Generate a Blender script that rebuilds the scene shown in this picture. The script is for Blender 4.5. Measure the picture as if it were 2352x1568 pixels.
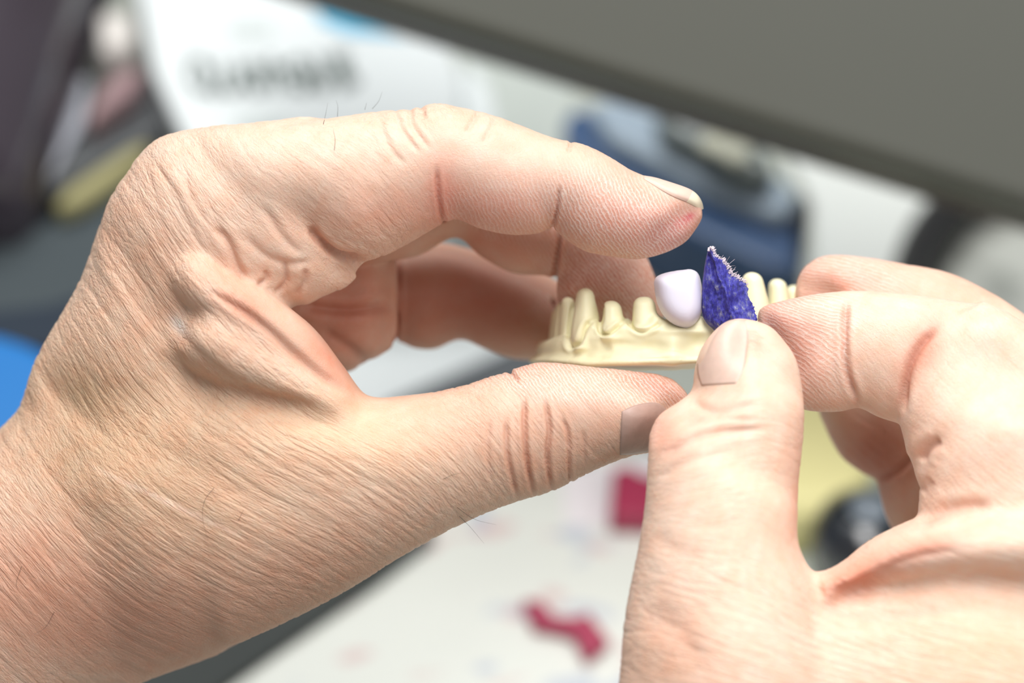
import bpy, bmesh, math, random
import numpy as np
from mathutils import Matrix, Vector, noise as mnoise
from mathutils.bvhtree import BVHTree
random.seed(7); RNG = np.random.default_rng(11)
for o in list(bpy.data.objects): bpy.data.objects.remove(o)
SC = bpy.context.scene
COL = SC.collection

# ------------------------------------------------------------------ camera
TH = math.radians(45.0)
FOC = 508.0                                  # mm from lens to the crown
W, H = 2352.0, 1568.0
K = 36.0 * FOC / 100.0 / W                   # mm per px at the crown
HC = 0.5515
CAM = Vector((0, 0, HC))
RT, UP, FW = Vector((1, 0, 0)), Vector((0, math.sin(TH), math.cos(TH))), Vector((0, math.cos(TH), -math.sin(TH)))
cd = bpy.data.cameras.new('camera'); cam = bpy.data.objects.new('camera', cd); COL.objects.link(cam)
cam.location = CAM; cam.rotation_euler = (math.pi / 2 - TH, 0, 0)
cd.lens = 100; cd.sensor_width = 36; cd.clip_start = 0.02; cd.clip_end = 20
cd.dof.use_dof = True; cd.dof.focus_distance = (FOC - 5) / 1000; cd.dof.aperture_fstop = 6.7
SC.camera = cam
SC.view_settings.view_transform = 'Standard'; SC.view_settings.look = 'None'
SC.view_settings.gamma = 1; SC.view_settings.use_curve_mapping = False
SC.view_settings.exposure = -0.06

# ------------------------------------------------------------------ light
wd = bpy.data.worlds.new('world'); SC.world = wd; wd.use_nodes = True
wd.node_tree.nodes['Background'].inputs[0].default_value = (0.93, 0.97, 1.0, 1)
wd.node_tree.nodes['Background'].inputs[1].default_value = 0.24
def area(name, loc, target, size, power, col):
    l = bpy.data.lights.new(name, 'AREA'); l.shape = 'RECTANGLE'; l.size, l.size_y = size
    l.energy = power; l.color = col
    o = bpy.data.objects.new(name, l); COL.objects.link(o); o.location = loc
    o.rotation_euler = (Vector(target) - Vector(loc)).to_track_quat('-Z', 'Y').to_euler()
    return o
TGT = CAM + FW * 0.508
area('ceiling_lamp', (0.08, 0.36, 1.35), TGT, (0.8, 0.4), 14.5, (1.0, 0.99, 0.975))
area('rear_fill_light', (-0.05, 1.15, 1.45), CAM + FW * .8, (1.2, 0.4), 15, (0.98, 1.0, 1.0))  # unseen fill light, added to brighten the background and rim the fingers
area('bench_lamp', (0.75, -0.1, 0.95), TGT, (0.5, 0.5), 3.2, (1.0, 0.98, 0.95))

# ------------------------------------------------------------------ helpers
def P(px, py, z=0.0):                        # photo px at depth z (mm towards lens) -> mm in the hand frame
    s = K * (FOC - z) / FOC
    return ((px - W / 2) * s, -(py - H / 2) * s)
def P3(px, py, z=0.0):
    x, y = P(px, py, z); return np.array((x, y, z))
M_HAND = Matrix.Translation(CAM + FW * FOC / 1000) @ Matrix((RT, UP, -FW)).transposed().to_4x4()
def world(v): return M_HAND @ Vector((v[0] / 1000, v[1] / 1000, v[2] / 1000))
def D(px, py, h=0.0):                        # photo px -> point on the horizontal plane z=h
    d = FW * 100 + RT * ((px - W / 2) * 36 / W) + UP * (-(py - H / 2) * 36 / W)
    t = (h - CAM.z) / d.z
    return CAM + d * t

def lin(c):
    r = []
    for v in c[:3]:
        v /= 255.0
        r.append(v / 12.92 if v <= 0.04045 else ((v + 0.055) / 1.055) ** 2.4)
    return r
def mat(name, col, rough=0.5, metal=0.0, spec=0.5, noise=0.0, nscale=60.0, bump=0.0, sss=0.0, sssr=(1, .4, .2), sscale=0.002, coat=0.0):
    m = bpy.data.materials.new(name); m.use_nodes = True
    nt = m.node_tree; b = nt.nodes['Principled BSDF']
    c = lin(col)
    b.inputs['Base Color'].default_value = (*c, 1); b.inputs['Roughness'].default_value = rough
    b.inputs['Metallic'].default_value = metal; b.inputs['Specular IOR Level'].default_value = spec
    b.inputs['Coat Weight'].default_value = coat
    if sss:
        b.inputs['Subsurface Weight'].default_value = sss
        b.inputs['Subsurface Radius'].default_value = sssr; b.inputs['Subsurface Scale'].default_value = sscale
    tc = nt.nodes.new('ShaderNodeTexCoord'); n = nt.nodes.new('ShaderNodeTexNoise')
    n.inputs['Scale'].default_value = nscale; n.inputs['Detail'].default_value = 4
    nt.links.new(tc.outputs['Object'], n.inputs['Vector'])
    if noise:
        mx = nt.nodes.new('ShaderNodeMix'); mx.data_type = 'RGBA'
        mx.inputs['A'].default_value = (*[v * (1 - noise) for v in c], 1)
        mx.inputs['B'].default_value = (*[min(1, v * (1 + noise)) for v in c], 1)
        nt.links.new(n.outputs['Fac'], mx.inputs['Factor']); nt.links.new(mx.outputs['Result'], b.inputs['Base Color'])
    if bump:
        bp = nt.nodes.new('ShaderNodeBump'); bp.inputs['Strength'].default_value = 1; bp.inputs['Distance'].default_value = bump
        nt.links.new(n.outputs['Fac'], bp.inputs['Height']); nt.links.new(bp.outputs['Normal'], b.inputs['Normal'])
    return m
def tag(o, label=None, cat=None, group=None, kind=None):
    if label: o['label'] = label
    if cat: o['category'] = cat
    if group: o['group'] = group
    if kind: o['kind'] = kind
    return o
def link(name, me, m=None, parent=None, smooth=True):
    o = bpy.data.objects.new(name, me); COL.objects.link(o)
    if m: me.materials.append(m)
    if parent: o.parent = parent
    if smooth: me.polygons.foreach_set('use_smooth', np.ones(len(me.polygons), dtype=bool))
    return o
def npmesh(name, V, F):
    me = bpy.data.meshes.new(name)
    V = np.asarray(V, dtype=np.float32); F = np.asarray(F, dtype=np.int32)
    n = F.shape[1]
    me.vertices.add(len(V)); me.vertices.foreach_set('co', V.ravel())
    me.loops.add(F.size); me.loops.foreach_set('vertex_index', F.ravel())
    me.polygons.add(len(F)); me.polygons.foreach_set('loop_start', np.arange(0, F.size, n, dtype=np.int32))
    me.polygons.foreach_set('loop_total', np.full(len(F), n, dtype=np.int32))
    me.update(calc_edges=True)
    return me

# ------------------------------------------------------------------ implicit surfaces
def cr(pts, n):                              # catmull-rom resample, n samples per span
    p = np.asarray(pts, dtype=float)
    p = np.vstack([2 * p[0] - p[1], p, 2 * p[-1] - p[-2]])
    out = []
    for i in range(1, len(p) - 2):
        for t in np.linspace(0, 1, n, endpoint=False):
            a, b, c, d = p[i - 1], p[i], p[i + 1], p[i + 2]
            out.append(0.5 * (2 * b + (c - a) * t + (2 * a - 5 * b + 4 * c - d) * t * t + (3 * b - a - 3 * c + d) * t ** 3))
    out.append(p[-2]); return np.array(out)
def seg_dist(X, Y, pts):                     # 2-D distance from grid to a polyline, plus nearest param
    best = np.full(X.shape, 1e9); bt = np.zeros(X.shape)
    for i in range(len(pts) - 1):
        a, b = pts[i][:2], pts[i + 1][:2]; d = b - a; L = d @ d + 1e-12
        t = np.clip(((X - a[0]) * d[0] + (Y - a[1]) * d[1]) / L, 0, 1)
        q = (X - a[0] - t * d[0]) ** 2 + (Y - a[1] - t * d[1]) ** 2
        m = q < best; best[m] = q[m]; bt[m] = i + t[m]
    return np.sqrt(best), bt
def in_poly(X, Y, poly):
    ins = np.zeros(X.shape, bool); n = len(poly)
    for i in range(n):
        x1, y1 = poly[i][:2]; x2, y2 = poly[(i + 1) % n][:2]
        if y1 == y2: continue
        c = ((y1 > Y) != (y2 > Y)) & (X < (x2 - x1) * (Y - y1) / (y2 - y1) + x1)
        ins ^= c
    return ins
def blur2(G, n):
    for _ in range(n):
        p = np.pad(G, 1, mode='edge'); G = (p[:-2, 1:-1] + p[2:, 1:-1] + 2 * G) / 4
        p = np.pad(G, 1, mode='edge'); G = (p[1:-1, :-2] + p[1:-1, 2:] + 2 * G) / 4
    return G
class Field:
    def __init__(s, x0, x1, y0, y1, z0, z1, h):
        s.h = h; s.xs = np.arange(x0, x1, h); s.ys = np.arange(y0, y1, h); s.zs = np.arange(z0, z1, h)
        s.F = np.full((len(s.xs), len(s.ys), len(s.zs)), 8.0, dtype=np.float32)
    def box(s, lo, hi, pad=6):
        i = [max(0, int(np.searchsorted(a, l - pad))) for a, l in zip((s.xs, s.ys, s.zs), lo)]
        j = [min(len(a), int(np.searchsorted(a, l + pad))) for a, l in zip((s.xs, s.ys, s.zs), hi)]
        return tuple(slice(a, b) for a, b in zip(i, j))
    def union(s, sl, f, k):
        a = s.F[sl]
        if k > 0:
            h = np.clip(np.float32(0.5) + (f - a) * np.float32(0.5 / k), 0, 1)
            s.F[sl] = f + (a - f) * h - np.float32(k) * h * (1 - h)
        else: s.F[sl] = np.minimum(a, f)
    def limb(s, st, k=1.0, capa=1.0, capb=1.0, q=2.0, nb=10):
        # station: (ax, ay, bx, by, z, T) two outline points (px), depth of the axis and half thickness (mm)
        A = np.array([P3(t[0], t[1], t[4]) for t in st]); B = np.array([P3(t[2], t[3], t[4]) for t in st])
        A = cr(A, 5); B = cr(B, 5); T = cr(np.array([[t[5]] for t in st]), 5)[:, 0]
        C = (A + B) / 2; z = C[:, 2]
        P_ = np.vstack([A, B[::-1]])
        sl = s.box((P_[:, 0].min(), P_[:, 1].min(), (z - T).min()), (P_[:, 0].max(), P_[:, 1].max(), (z + T).max()))
        X, Y = np.meshgrid(s.xs[sl[0]], s.ys[sl[1]], indexing='ij')
        dA, tA = seg_dist(X, Y, A); dB, tB = seg_dist(X, Y, B); dc, tc = seg_dist(X, Y, C)
        ins = in_poly(X, Y, P_)
        d0, _ = seg_dist(X, Y, np.array([A[0], B[0]])); d1, _ = seg_dist(X, Y, np.array([A[-1], B[-1]]))
        hh = np.maximum((dA + dB) / 2, .4)
        u = np.where(ins, np.abs(dA - dB) / (dA + dB + 1e-6), 1 + np.minimum(np.minimum(dA, dB), np.minimum(d0, d1)) / hh)
        tt = (tA + tB) / 2; ii = np.arange(len(T))
        z0 = np.interp(tt, ii, z); TT = np.interp(tt, ii, T)
        c0 = np.clip(1 - d0 / (np.hypot(*(A[0] - B[0])[:2]) * .5 * capa + 1.0), 0, 1) if capa > 0 else 0 * d0
        R1 = T[-3] * capb + 1e-3
        c1 = np.clip(1 - d1 / R1, 0, 1) if capb > 0 else 0 * d1
        c1 = c1 * c1 * (3 - 2 * c1) if capb > 0 else c1
        c = np.maximum(c0, c1); TE = TT * np.sqrt(np.maximum(1 - c * c, 0.03))
        z0, TE = blur2(z0, nb), blur2(TE, nb)
        f32 = np.float32; Z = s.zs[sl[2]].astype(f32)[None, None, :]; i0 = sl[0].start
        u, z0, TE, mn = [t.astype(f32) for t in (u, z0, TE, np.minimum(hh, TE))]
        for i in range(0, len(X), 24):
            j = slice(i, min(len(X), i + 24))
            w = np.abs(Z - z0[j, :, None]) / TE[j, :, None]
            w **= f32(q); w += (u[j] ** q)[..., None]; w **= f32(1 / q); w -= 1; w *= mn[j, :, None]
            s.union((slice(i0 + j.start, i0 + j.stop), sl[1], sl[2]), w, k)
    def ball(s, c, r, k=1.0):
        c = np.array(c, float); r = np.array(r if hasattr(r, '__len__') else (r, r, r), float)
        sl = s.box(c - r, c + r)
        X, Y, Z = np.meshgrid(s.xs[sl[0]], s.ys[sl[1]], s.zs[sl[2]], indexing='ij')
        f = (np.sqrt(((X - c[0]) / r[0]) ** 2 + ((Y - c[1]) / r[1]) ** 2 + ((Z - c[2]) / r[2]) ** 2) - 1) * r.min()
        s.union(sl, f.astype(np.float32), k)
    def mesh(s, relax=4):
        F = s.F; F[0] = F[-1] = 3; F[:, 0] = F[:, -1] = 3; F[:, :, 0] = F[:, :, -1] = 3
        S = F < 0
        n = np.array(F.shape) - 1
        cnt = np.zeros(n, np.uint8)
        for dx in (0, 1):
            for dy in (0, 1):
                for dz in (0, 1): cnt += S[dx:n[0] + dx, dy:n[1] + dy, dz:n[2] + dz]
        act = (cnt > 0) & (cnt < 8)
        I = np.argwhere(act); del cnt
        idx = np.full(n, -1, np.int32); idx[act] = np.arange(len(I)); 
        acc = np.zeros((len(I), 3)); num = np.zeros(len(I))
        cor = [(a, b, c) for a in (0, 1) for b in (0, 1) for c in (0, 1)]
        for p in cor:
            for ax in range(3):
                if p[ax]: continue
                q = list(p); q[ax] = 1
                f0 = F[I[:, 0] + p[0], I[:, 1] + p[1], I[:, 2] + p[2]]; f1 = F[I[:, 0] + q[0], I[:, 1] + q[1], I[:, 2] + q[2]]
                m = (f0 < 0) != (f1 < 0)
                t = f0[m] / (f0[m] - f1[m])
                v = np.tile(np.array(p, float), (m.sum(), 1)); v[:, ax] += t
                acc[m] += v; num[m] += 1
        V = (I + acc / num[:, None]) * s.h + np.array((s.xs[0], s.ys[0], s.zs[0]))
        Q = []
        for ax in range(3):
            a, b = [(1, 2), (2, 0), (0, 1)][ax]
            lo = [slice(0, m) for m in F.shape]; hi = list(lo); lo[ax] = slice(0, -1); hi[ax] = slice(1, None)
            ch = S[tuple(lo)] != S[tuple(hi)]
            E = np.argwhere(ch)
            E = E[(E[:, a] > 0) & (E[:, b] > 0) & (E[:, a] < n[a]) & (E[:, b] < n[b])]
            inside = S[E[:, 0], E[:, 1], E[:, 2]]
            def g(da, db):
                J = E.copy(); J[:, a] -= da; J[:, b] -= db
                return idx[J[:, 0], J[:, 1], J[:, 2]]
            q = np.stack([g(1, 1), g(0, 1), g(0, 0), g(1, 0)], 1)
            q[~inside] = q[~inside][:, ::-1]; Q.append(q)
        Q = np.vstack(Q); Q = Q[(Q >= 0).all(1)]
        # relax a little along the surface
        e = np.vstack([Q[:, [0, 1]], Q[:, [1, 2]], Q[:, [2, 3]], Q[:, [3, 0]]])
        for it in range(relax):
            sm = np.zeros_like(V); cn = np.bincount(e.ravel(), minlength=len(V)).astype(float)
            for c in range(3): sm[:, c] = np.bincount(e[:, 0], V[e[:, 1], c], len(V)) + np.bincount(e[:, 1], V[e[:, 0], c], len(V))
            V += 0.45 * (sm / np.maximum(cn, 1)[:, None] - V)
        # keep the largest connected piece
        lab = np.arange(len(V))
        for it in range(4000):
            l2 = lab.copy(); np.minimum.at(l2, e[:, 0], lab[e[:, 1]]); np.minimum.at(l2, e[:, 1], lab[e[:, 0]]); l2 = l2[l2]
            l2 = l2[l2]
            if (l2 == lab).all(): break
            lab = l2
        u_, c_ = np.unique(lab, return_counts=True); keep = lab == u_[c_.argmax()]
        mp = np.cumsum(keep) - 1; Q = Q[keep[Q[:, 0]]]
        return V[keep], mp[Q]
def subdiv(V, Q, lv=1):                      # Catmull-Clark style refinement in numpy, with vertex normals
    n = len(V); e = np.vstack([Q[:, [0, 1]], Q[:, [1, 2]], Q[:, [2, 3]], Q[:, [3, 0]]]); e.sort(1)
    key = e[:, 0].astype(np.int64) * n + e[:, 1]
    uk, inv = np.unique(key, return_inverse=True); E = np.stack([uk // n, uk % n], 1); nf = len(Q)
    FC_ = V[Q].mean(1); EM = V[E].mean(1)
    fi = np.tile(np.arange(nf), 4); es = np.zeros((len(E), 3)); ec = np.bincount(inv, minlength=len(E))
    for c in range(3): es[:, c] = np.bincount(inv, FC_[fi, c], len(E))
    EP = (EM + es / ec[:, None]) / 2
    vf = np.zeros((n, 3)); vc = np.bincount(Q.ravel(), minlength=n); ve = np.zeros((n, 3)); vn = np.bincount(E.ravel(), minlength=n)
    for c in range(3):
        vf[:, c] = np.bincount(Q.ravel(), np.repeat(FC_[:, c], 4), n); ve[:, c] = np.bincount(E[:, 0], EM[:, c], n) + np.bincount(E[:, 1], EM[:, c], n)
    vn = np.maximum(vn, 3)
    VP = (vf / np.maximum(vc, 1)[:, None] + 2 * ve / vn[:, None] + (vn[:, None] - 3) * V) / vn[:, None]
    VV = np.vstack([VP, EP, FC_]); E4 = inv.reshape(4, nf) + n; fc = np.arange(nf) + n + len(E)
    QQ = np.vstack([np.stack([Q[:, k], E4[k], fc, E4[k - 1]], 1) for k in range(4)])
    d = np.cross(VV[QQ[:, 2]] - VV[QQ[:, 0]], VV[QQ[:, 3]] - VV[QQ[:, 1]]); no = np.zeros_like(VV)
    for c in range(3): no[:, c] = np.bincount(QQ.ravel(), np.repeat(d[:, c], 4), len(VV))
    no /= np.linalg.norm(no, axis=1)[:, None] + 1e-12
    return npmesh('m', VV, QQ), VV, no
def to_px(co):                               # mm in the hand frame -> photo px
    s = K * (FOC - co[:, 2]) / FOC
    return co[:, 0] / s + W / 2, -co[:, 1] / s + H / 2
def groove(px, py, co, no, disp, red, pts, w, d, z0, z1, redk=0.0):
    pts = cr(np.array(pts, float), 4)
    m = (px > pts[:, 0].min() - 4 * w) & (px < pts[:, 0].max() + 4 * w) & (py > pts[:, 1].min() - 4 * w) & (py < pts[:, 1].max() + 4 * w)
    m &= (co[:, 2] > z0) & (co[:, 2] < z1) & (no[:, 2] > -0.45)
    i = np.nonzero(m)[0]
    if not len(i): return
    dd, t = seg_dist(px[i], py[i], pts)
    u = t / (len(pts) - 1); fade = np.clip(np.minimum(u, 1 - u) * 6 + .12, 0, 1)
    disp[i] += fade * (-d * np.exp(-(dd / w) ** 2) + 0.22 * d * np.exp(-((dd - 2.3 * w) / (1.2 * w)) ** 2))
    red[i] = np.maximum(red[i], redk * fade * np.exp(-(dd / (1.6 * w)) ** 2))
def flowfield(guides, x0, x1, y0, y1, st=16.0):
    gx = np.arange(x0, x1, st); gy = np.arange(y0, y1, st)
    X, Y = np.meshgrid(gx, gy, indexing='ij'); DX = np.zeros_like(X); DY = np.zeros_like(X)
    for (a, b, dx, dy) in guides:
        L = math.hypot(dx, dy); w = 1 / (((X - a) ** 2 + (Y - b) ** 2) + 60 ** 2) ** 1.6
        DX += w * dx / L; DY += w * dy / L
    L = np.hypot(DX, DY); DX /= L; DY /= L
    def solve(gx_, gy_):
        U = np.zeros_like(X); h = st * K
        ex = (gx_[1:] + gx_[:-1]) / 2 * h; ey = (gy_[:, 1:] + gy_[:, :-1]) / 2 * h
        cn = np.zeros_like(X); cn[1:] += 1; cn[:-1] += 1; cn[:, 1:] += 1; cn[:, :-1] += 1
        for it in range(2500):
            S = np.zeros_like(X)
            S[1:] += U[:-1] + ex; S[:-1] += U[1:] - ex; S[:, 1:] += U[:, :-1] + ey; S[:, :-1] += U[:, 1:] - ey
            U = U + 0.95 * (S / cn - U)
        return U
    # start from least squares of the mean direction, converge by relaxation
    mx, my = DX.mean(), DY.mean()
    lin_v = (X * mx + Y * my) * K; lin_u = (-X * my + Y * mx) * K
    Uv = solve(DX - mx, DY - my) + lin_v; Uu = solve(-DY + my, DX - mx) + lin_u
    def samp(G, px, py):
        fx = np.clip((px - x0) / st, 0, len(gx) - 1.001); fy = np.clip((py - y0) / st, 0, len(gy) - 1.001)
        i, j = fx.astype(int), fy.astype(int); a, b = fx - i, fy - j
        return G[i, j] * (1 - a) * (1 - b) + G[i + 1, j] * a * (1 - b) + G[i, j + 1] * (1 - a) * b + G[i + 1, j + 1] * a * b
    return lambda px, py: (samp(Uu, px, py), samp(Uv, px, py))
def attr(me, name, typ, arr):
    a = me.attributes.new(name, typ, 'POINT')
    key = {'FLOAT_VECTOR': 'vector', 'FLOAT_COLOR': 'color', 'FLOAT': 'value'}[typ]
    a.data.foreach_set(key, np.ascontiguousarray(arr, dtype=np.float32).ravel())

# ------------------------------------------------------------------ skin
def skin_material():
    m = bpy.data.materials.new('skin'); m.use_nodes = True; nt = m.node_tree; N = nt.nodes; L = nt.links
    b = N['Principled BSDF']; b.inputs['Roughness'].default_value = 0.52; b.inputs['Specular IOR Level'].default_value = 0.42
    b.inputs['Subsurface Weight'].default_value = 0.28; b.inputs['Subsurface Radius'].default_value = (1.0, 0.36, 0.18)
    b.inputs['Subsurface Scale'].default_value = 0.0016
    def n(t, **kw):
        x = N.new(t)
        for k, v in kw.items(): setattr(x, k, v)
        return x
    def math_(op, a, b_=None, c=None):
        x = n('ShaderNodeMath', operation=op)
        for i, v in enumerate((a, b_, c)):
            if v is None: continue
            if isinstance(v, (int, float)): x.inputs[i].default_value = v
            else: L.new(v, x.inputs[i])
        return x.outputs[0]
    fl = n('ShaderNodeAttribute', attribute_name='flow'); sk = n('ShaderNodeAttribute', attribute_name='tint'); mk = n('ShaderNodeAttribute', attribute_name='mask')
    sp = n('ShaderNodeSeparateXYZ'); L.new(fl.outputs['Vector'], sp.inputs[0])
    ms = n('ShaderNodeSeparateColor'); L.new(mk.outputs['Color'], ms.inputs[0])
    def vec(a, b_, c):
        x = n('ShaderNodeCombineXYZ'); 
        L.new(math_('MULTIPLY', sp.outputs[0], a), x.inputs[0]); L.new(math_('MULTIPLY', sp.outputs[1], b_), x.inputs[1]); L.new(math_('MULTIPLY', sp.outputs[2], c), x.inputs[2])
        return x.outputs[0]
    def nz(v, scale, detail=3, rough=.55, dist=0.0):
        x = n('ShaderNodeTexNoise'); L.new(v, x.inputs['Vector']); x.inputs['Scale'].default_value = scale
        x.inputs['Detail'].default_value = detail; x.inputs['Roughness'].default_value = rough; x.inputs['Distortion'].default_value = dist
        return x.outputs['Fac']
    wr = nz(vec(1.0, 0.10, .4), 0.80, 2, .5, 0.1)          # long wrinkles across the flow
    wr2 = nz(vec(1.0, 0.13, .5), 2.2, 2, .5, 0.15)
    ridged = math_('ABSOLUTE', math_('SUBTRACT', wr, 0.5)); ridged2 = math_('ABSOLUTE', math_('SUBTRACT', wr2, 0.5))
    iso = nz(vec(1, 1, 1), 3.2, 3, .6); cell = n('ShaderNodeTexVoronoi', feature='DISTANCE_TO_EDGE'); L.new(vec(1, .55, .8), cell.inputs['Vector']); cell.inputs['Scale'].default_value = 1.5
    # friction ridges
    ph = math_('ADD', math_('MULTIPLY', sp.outputs[0], 10.2), math_('MULTIPLY', nz(vec(.35, .35, .35), 1.0, 3), 16.0))
    fr = math_('SINE', ph); fr = math_('MULTIPLY_ADD', fr, 0.5, 0.5)
    brk = nz(vec(1.4, .9, 1), 1.2, 2)
    h = math_('MULTIPLY', math_('ADD', math_('MULTIPLY', math_('MINIMUM', ridged, 0.10), 1.15), math_('MULTIPLY', math_('MINIMUM', ridged2, 0.12), 0.75)), ms.outputs[0])
    h = math_('ADD', h, math_('MULTIPLY', math_('MULTIPLY', math_('MULTIPLY', fr, brk), 0.10), ms.outputs[1]))
    h = math_('ADD', h, math_('MULTIPLY', math_('MINIMUM', cell.outputs['Distance'], 0.10), 0.20))
    h = math_('ADD', h, math_('MULTIPLY', iso, 0.10))
    bp = n('ShaderNodeBump'); bp.inputs['Distance'].default_value = 0.001; bp.inputs['Strength'].default_value = 0.7
    L.new(h, bp.inputs['Height']); L.new(bp.outputs['Normal'], b.inputs['Normal'])
    # colour: tint * mottling, redder in the wrinkles, dust on the ridges
    mot = nz(vec(1, 1, 1), 0.28, 4, .6)
    hs = n('ShaderNodeMix', data_type='RGBA', blend_type='MULTIPLY'); hs.inputs['Factor'].default_value = 1
    cr_ = n('ShaderNodeValToRGB'); cr_.color_ramp.elements[0].position = 0.3; cr_.color_ramp.elements[0].color = (1.0, .86, .80, 1)
    cr_.color_ramp.elements[1].position = 0.7; cr_.color_ramp.elements[1].color = (1, 1, 1, 1)
    L.new(mot, cr_.inputs[0]); L.new(sk.outputs['Color'], hs.inputs['A']); L.new(cr_.outputs[0], hs.inputs['B'])
    wm = n('ShaderNodeMix', data_type='RGBA', blend_type='MULTIPLY')
    wf = math_('MULTIPLY', math_('SUBTRACT', 1.0, math_('MULTIPLY', math_('MINIMUM', ridged, 0.06), 16.7)), math_('MULTIPLY', ms.outputs[0], 0.18))
    wf = math_('MAXIMUM', wf, math_('MULTIPLY', math_('SUBTRACT', 1.0, fr), math_('MULTIPLY', ms.outputs[1], 0.16)))
    L.new(wf, wm.inputs['Factor']); L.new(hs.outputs['Result'], wm.inputs['A']); wm.inputs['B'].default_value = (.74, .50, .40, 1)
    # fine white dust
    dn = nz(vec(1, .8, 1), 7.5, 3, .65); dsp = nz(vec(1, 1, 1), 0.5, 2)
    du = n('ShaderNodeMapRange'); L.new(dn, du.inputs[0]); du.inputs[1].default_value = 0.58; du.inputs[2].default_value = 0.70
    dd = math_('MULTIPLY', math_('MULTIPLY', du.outputs[0], ms.outputs[2]), dsp)
    crk = math_('SUBTRACT', 1.0, math_('MULTIPLY', math_('MINIMUM', cell.outputs['Distance'], 0.07), 14.0))
    fd = math_('MULTIPLY', math_('MULTIPLY', math_('MAXIMUM', math_('POWER', fr, 3.0), math_('MULTIPLY', crk, .8)), brk), math_('MULTIPLY', ms.outputs[1], 1.05))
    dd = math_('MAXIMUM', dd, fd)
    dm = n('ShaderNodeMix', data_type='RGBA'); L.new(dd, dm.inputs['Factor']); L.new(wm.outputs['Result'], dm.inputs['A']); dm.inputs['B'].default_value = (.88, .80, .74, 1)
    L.new(dm.outputs['Result'], b.inputs['Base Color'])
    return m
SKIN = skin_material()

def finish_hand(name, fld, guides, grooves, blobs, masks, base, bbox):
    V, Q = fld.mesh(); print("MESH", name, fld.F.shape, len(V), len(Q), V.min(0), V.max(0), flush=True)
    me, co, no = subdiv(V, Q, 1)
    px, py = to_px(co)
    disp = np.zeros(len(co)); red = np.zeros(len(co))
    for g in grooves: groove(px, py, co, no, disp, red, *g)
    u, v = flowfield(guides, *bbox)(px, py)
    tint = np.tile(np.array(lin(base)), (len(co), 1))
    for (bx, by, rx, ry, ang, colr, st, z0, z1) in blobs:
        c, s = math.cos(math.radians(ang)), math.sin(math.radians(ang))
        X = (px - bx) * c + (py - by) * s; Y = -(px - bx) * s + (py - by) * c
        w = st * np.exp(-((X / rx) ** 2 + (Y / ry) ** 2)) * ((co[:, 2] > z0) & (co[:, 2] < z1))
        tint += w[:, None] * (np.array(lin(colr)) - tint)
    tint += (red * .75)[:, None] * (np.array(lin((176, 92, 70))) - tint)
    mk = np.zeros((len(co), 4)); mk[:, 3] = 1
    mk[:, 0] = masks['base'][0]; mk[:, 1] = masks['base'][1]; mk[:, 2] = masks['base'][2]
    for (bx, by, rx, ry, ang, ch, val, z0, z1) in masks['list']:
        c, s = math.cos(math.radians(ang)), math.sin(math.radians(ang))
        X = (px - bx) * c + (py - by) * s; Y = -(px - bx) * s + (py - by) * c
        w = np.clip(1.6 * np.exp(-((X / rx) ** 2 + (Y / ry) ** 2) ** 1.5), 0, 1) * ((co[:, 2] > z0) & (co[:, 2] < z1))
        mk[:, ch] += w * (val - mk[:, ch])
    # medium wrinkles as true relief, running along the flow
    for (bx, by, rx, ry, ang, amp) in masks.get('relief', []):
        c, s = math.cos(math.radians(ang)), math.sin(math.radians(ang)); X = (px - bx) * c + (py - by) * s; Y = -(px - bx) * s + (py - by) * c
        disp += amp * np.exp(-(X / rx) ** 2 - (Y / ry) ** 2) * np.clip(no[:, 2] * 2, 0, 1)
    am = mk[:, 0]
    idx = np.nonzero(am > 0.25)[0]
    lum = np.zeros(len(co))
    def vnoise(a, b, c):
        def hsh(i, j, k): return ((np.sin(i * 127.1 + j * 311.7 + k * 74.7) * 43758.5453) % 1.0)
        i, j, k = np.floor(a), np.floor(b), np.floor(c); fa, fb, fc = a - i, b - j, c - k
        fa, fb, fc = [t * t * (3 - 2 * t) for t in (fa, fb, fc)]
        r = 0
        for x in (0, 1):
            for y in (0, 1):
                for z_ in (0, 1): r = r + hsh(i + x, j + y, k + z_) * (fa if x else 1 - fa) * (fb if y else 1 - fb) * (fc if z_ else 1 - fc)
        return r
    n1 = vnoise(u * .75 + .7 * vnoise(u * .2, v * .08, u * 0), v * .06 + 7, co[:, 2] * .08); n2 = vnoise(u * 1.9, v * .16, co[:, 2] * .15)
    lum = -np.exp(-((n1 - .5) / .08) ** 2) * .13 - np.exp(-((n2 - .5) / .12) ** 2) * .06
    disp += lum * np.clip(am, 0, 1.3) + .12 * (vnoise(u * .3, v * .3, co[:, 2] * .3) - .5)
    co2 = (co + no * disp[:, None]) / 1000
    me.vertices.foreach_set('co', co2.astype(np.float32).ravel()); me.update()
    attr(me, 'flow', 'FLOAT_VECTOR', np.stack([u, v, co[:, 2]], 1))
    attr(me, 'tint', 'FLOAT_COLOR', np.hstack([tint, np.ones((len(co), 1))])); attr(me, 'mask', 'FLOAT_COLOR', mk)
    o = link('hand', me, SKIN); o.matrix_world = M_HAND
    return o, V, Q

# ---- left hand --------------------------------------------------
x0, y0 = P(-640, 1960, 0); x1, y1 = P(1650, 200, 0)
F1 = Field(x0, x1, y0, y1, -72, 26, 0.55)
# forearm and wrist
F1.limb([(-620, 1330, -250, 1950, -20, 24), (-330, 1150, 60, 1720, -18, 23), (0, 985, 300, 1568, -17, 23), (112, 795, 560, 1470, -17, 22), (205, 645, 800, 1250, -16, 19),(268, 505, 800, 1050, -14, 15)], 0, .6, .8)
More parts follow.
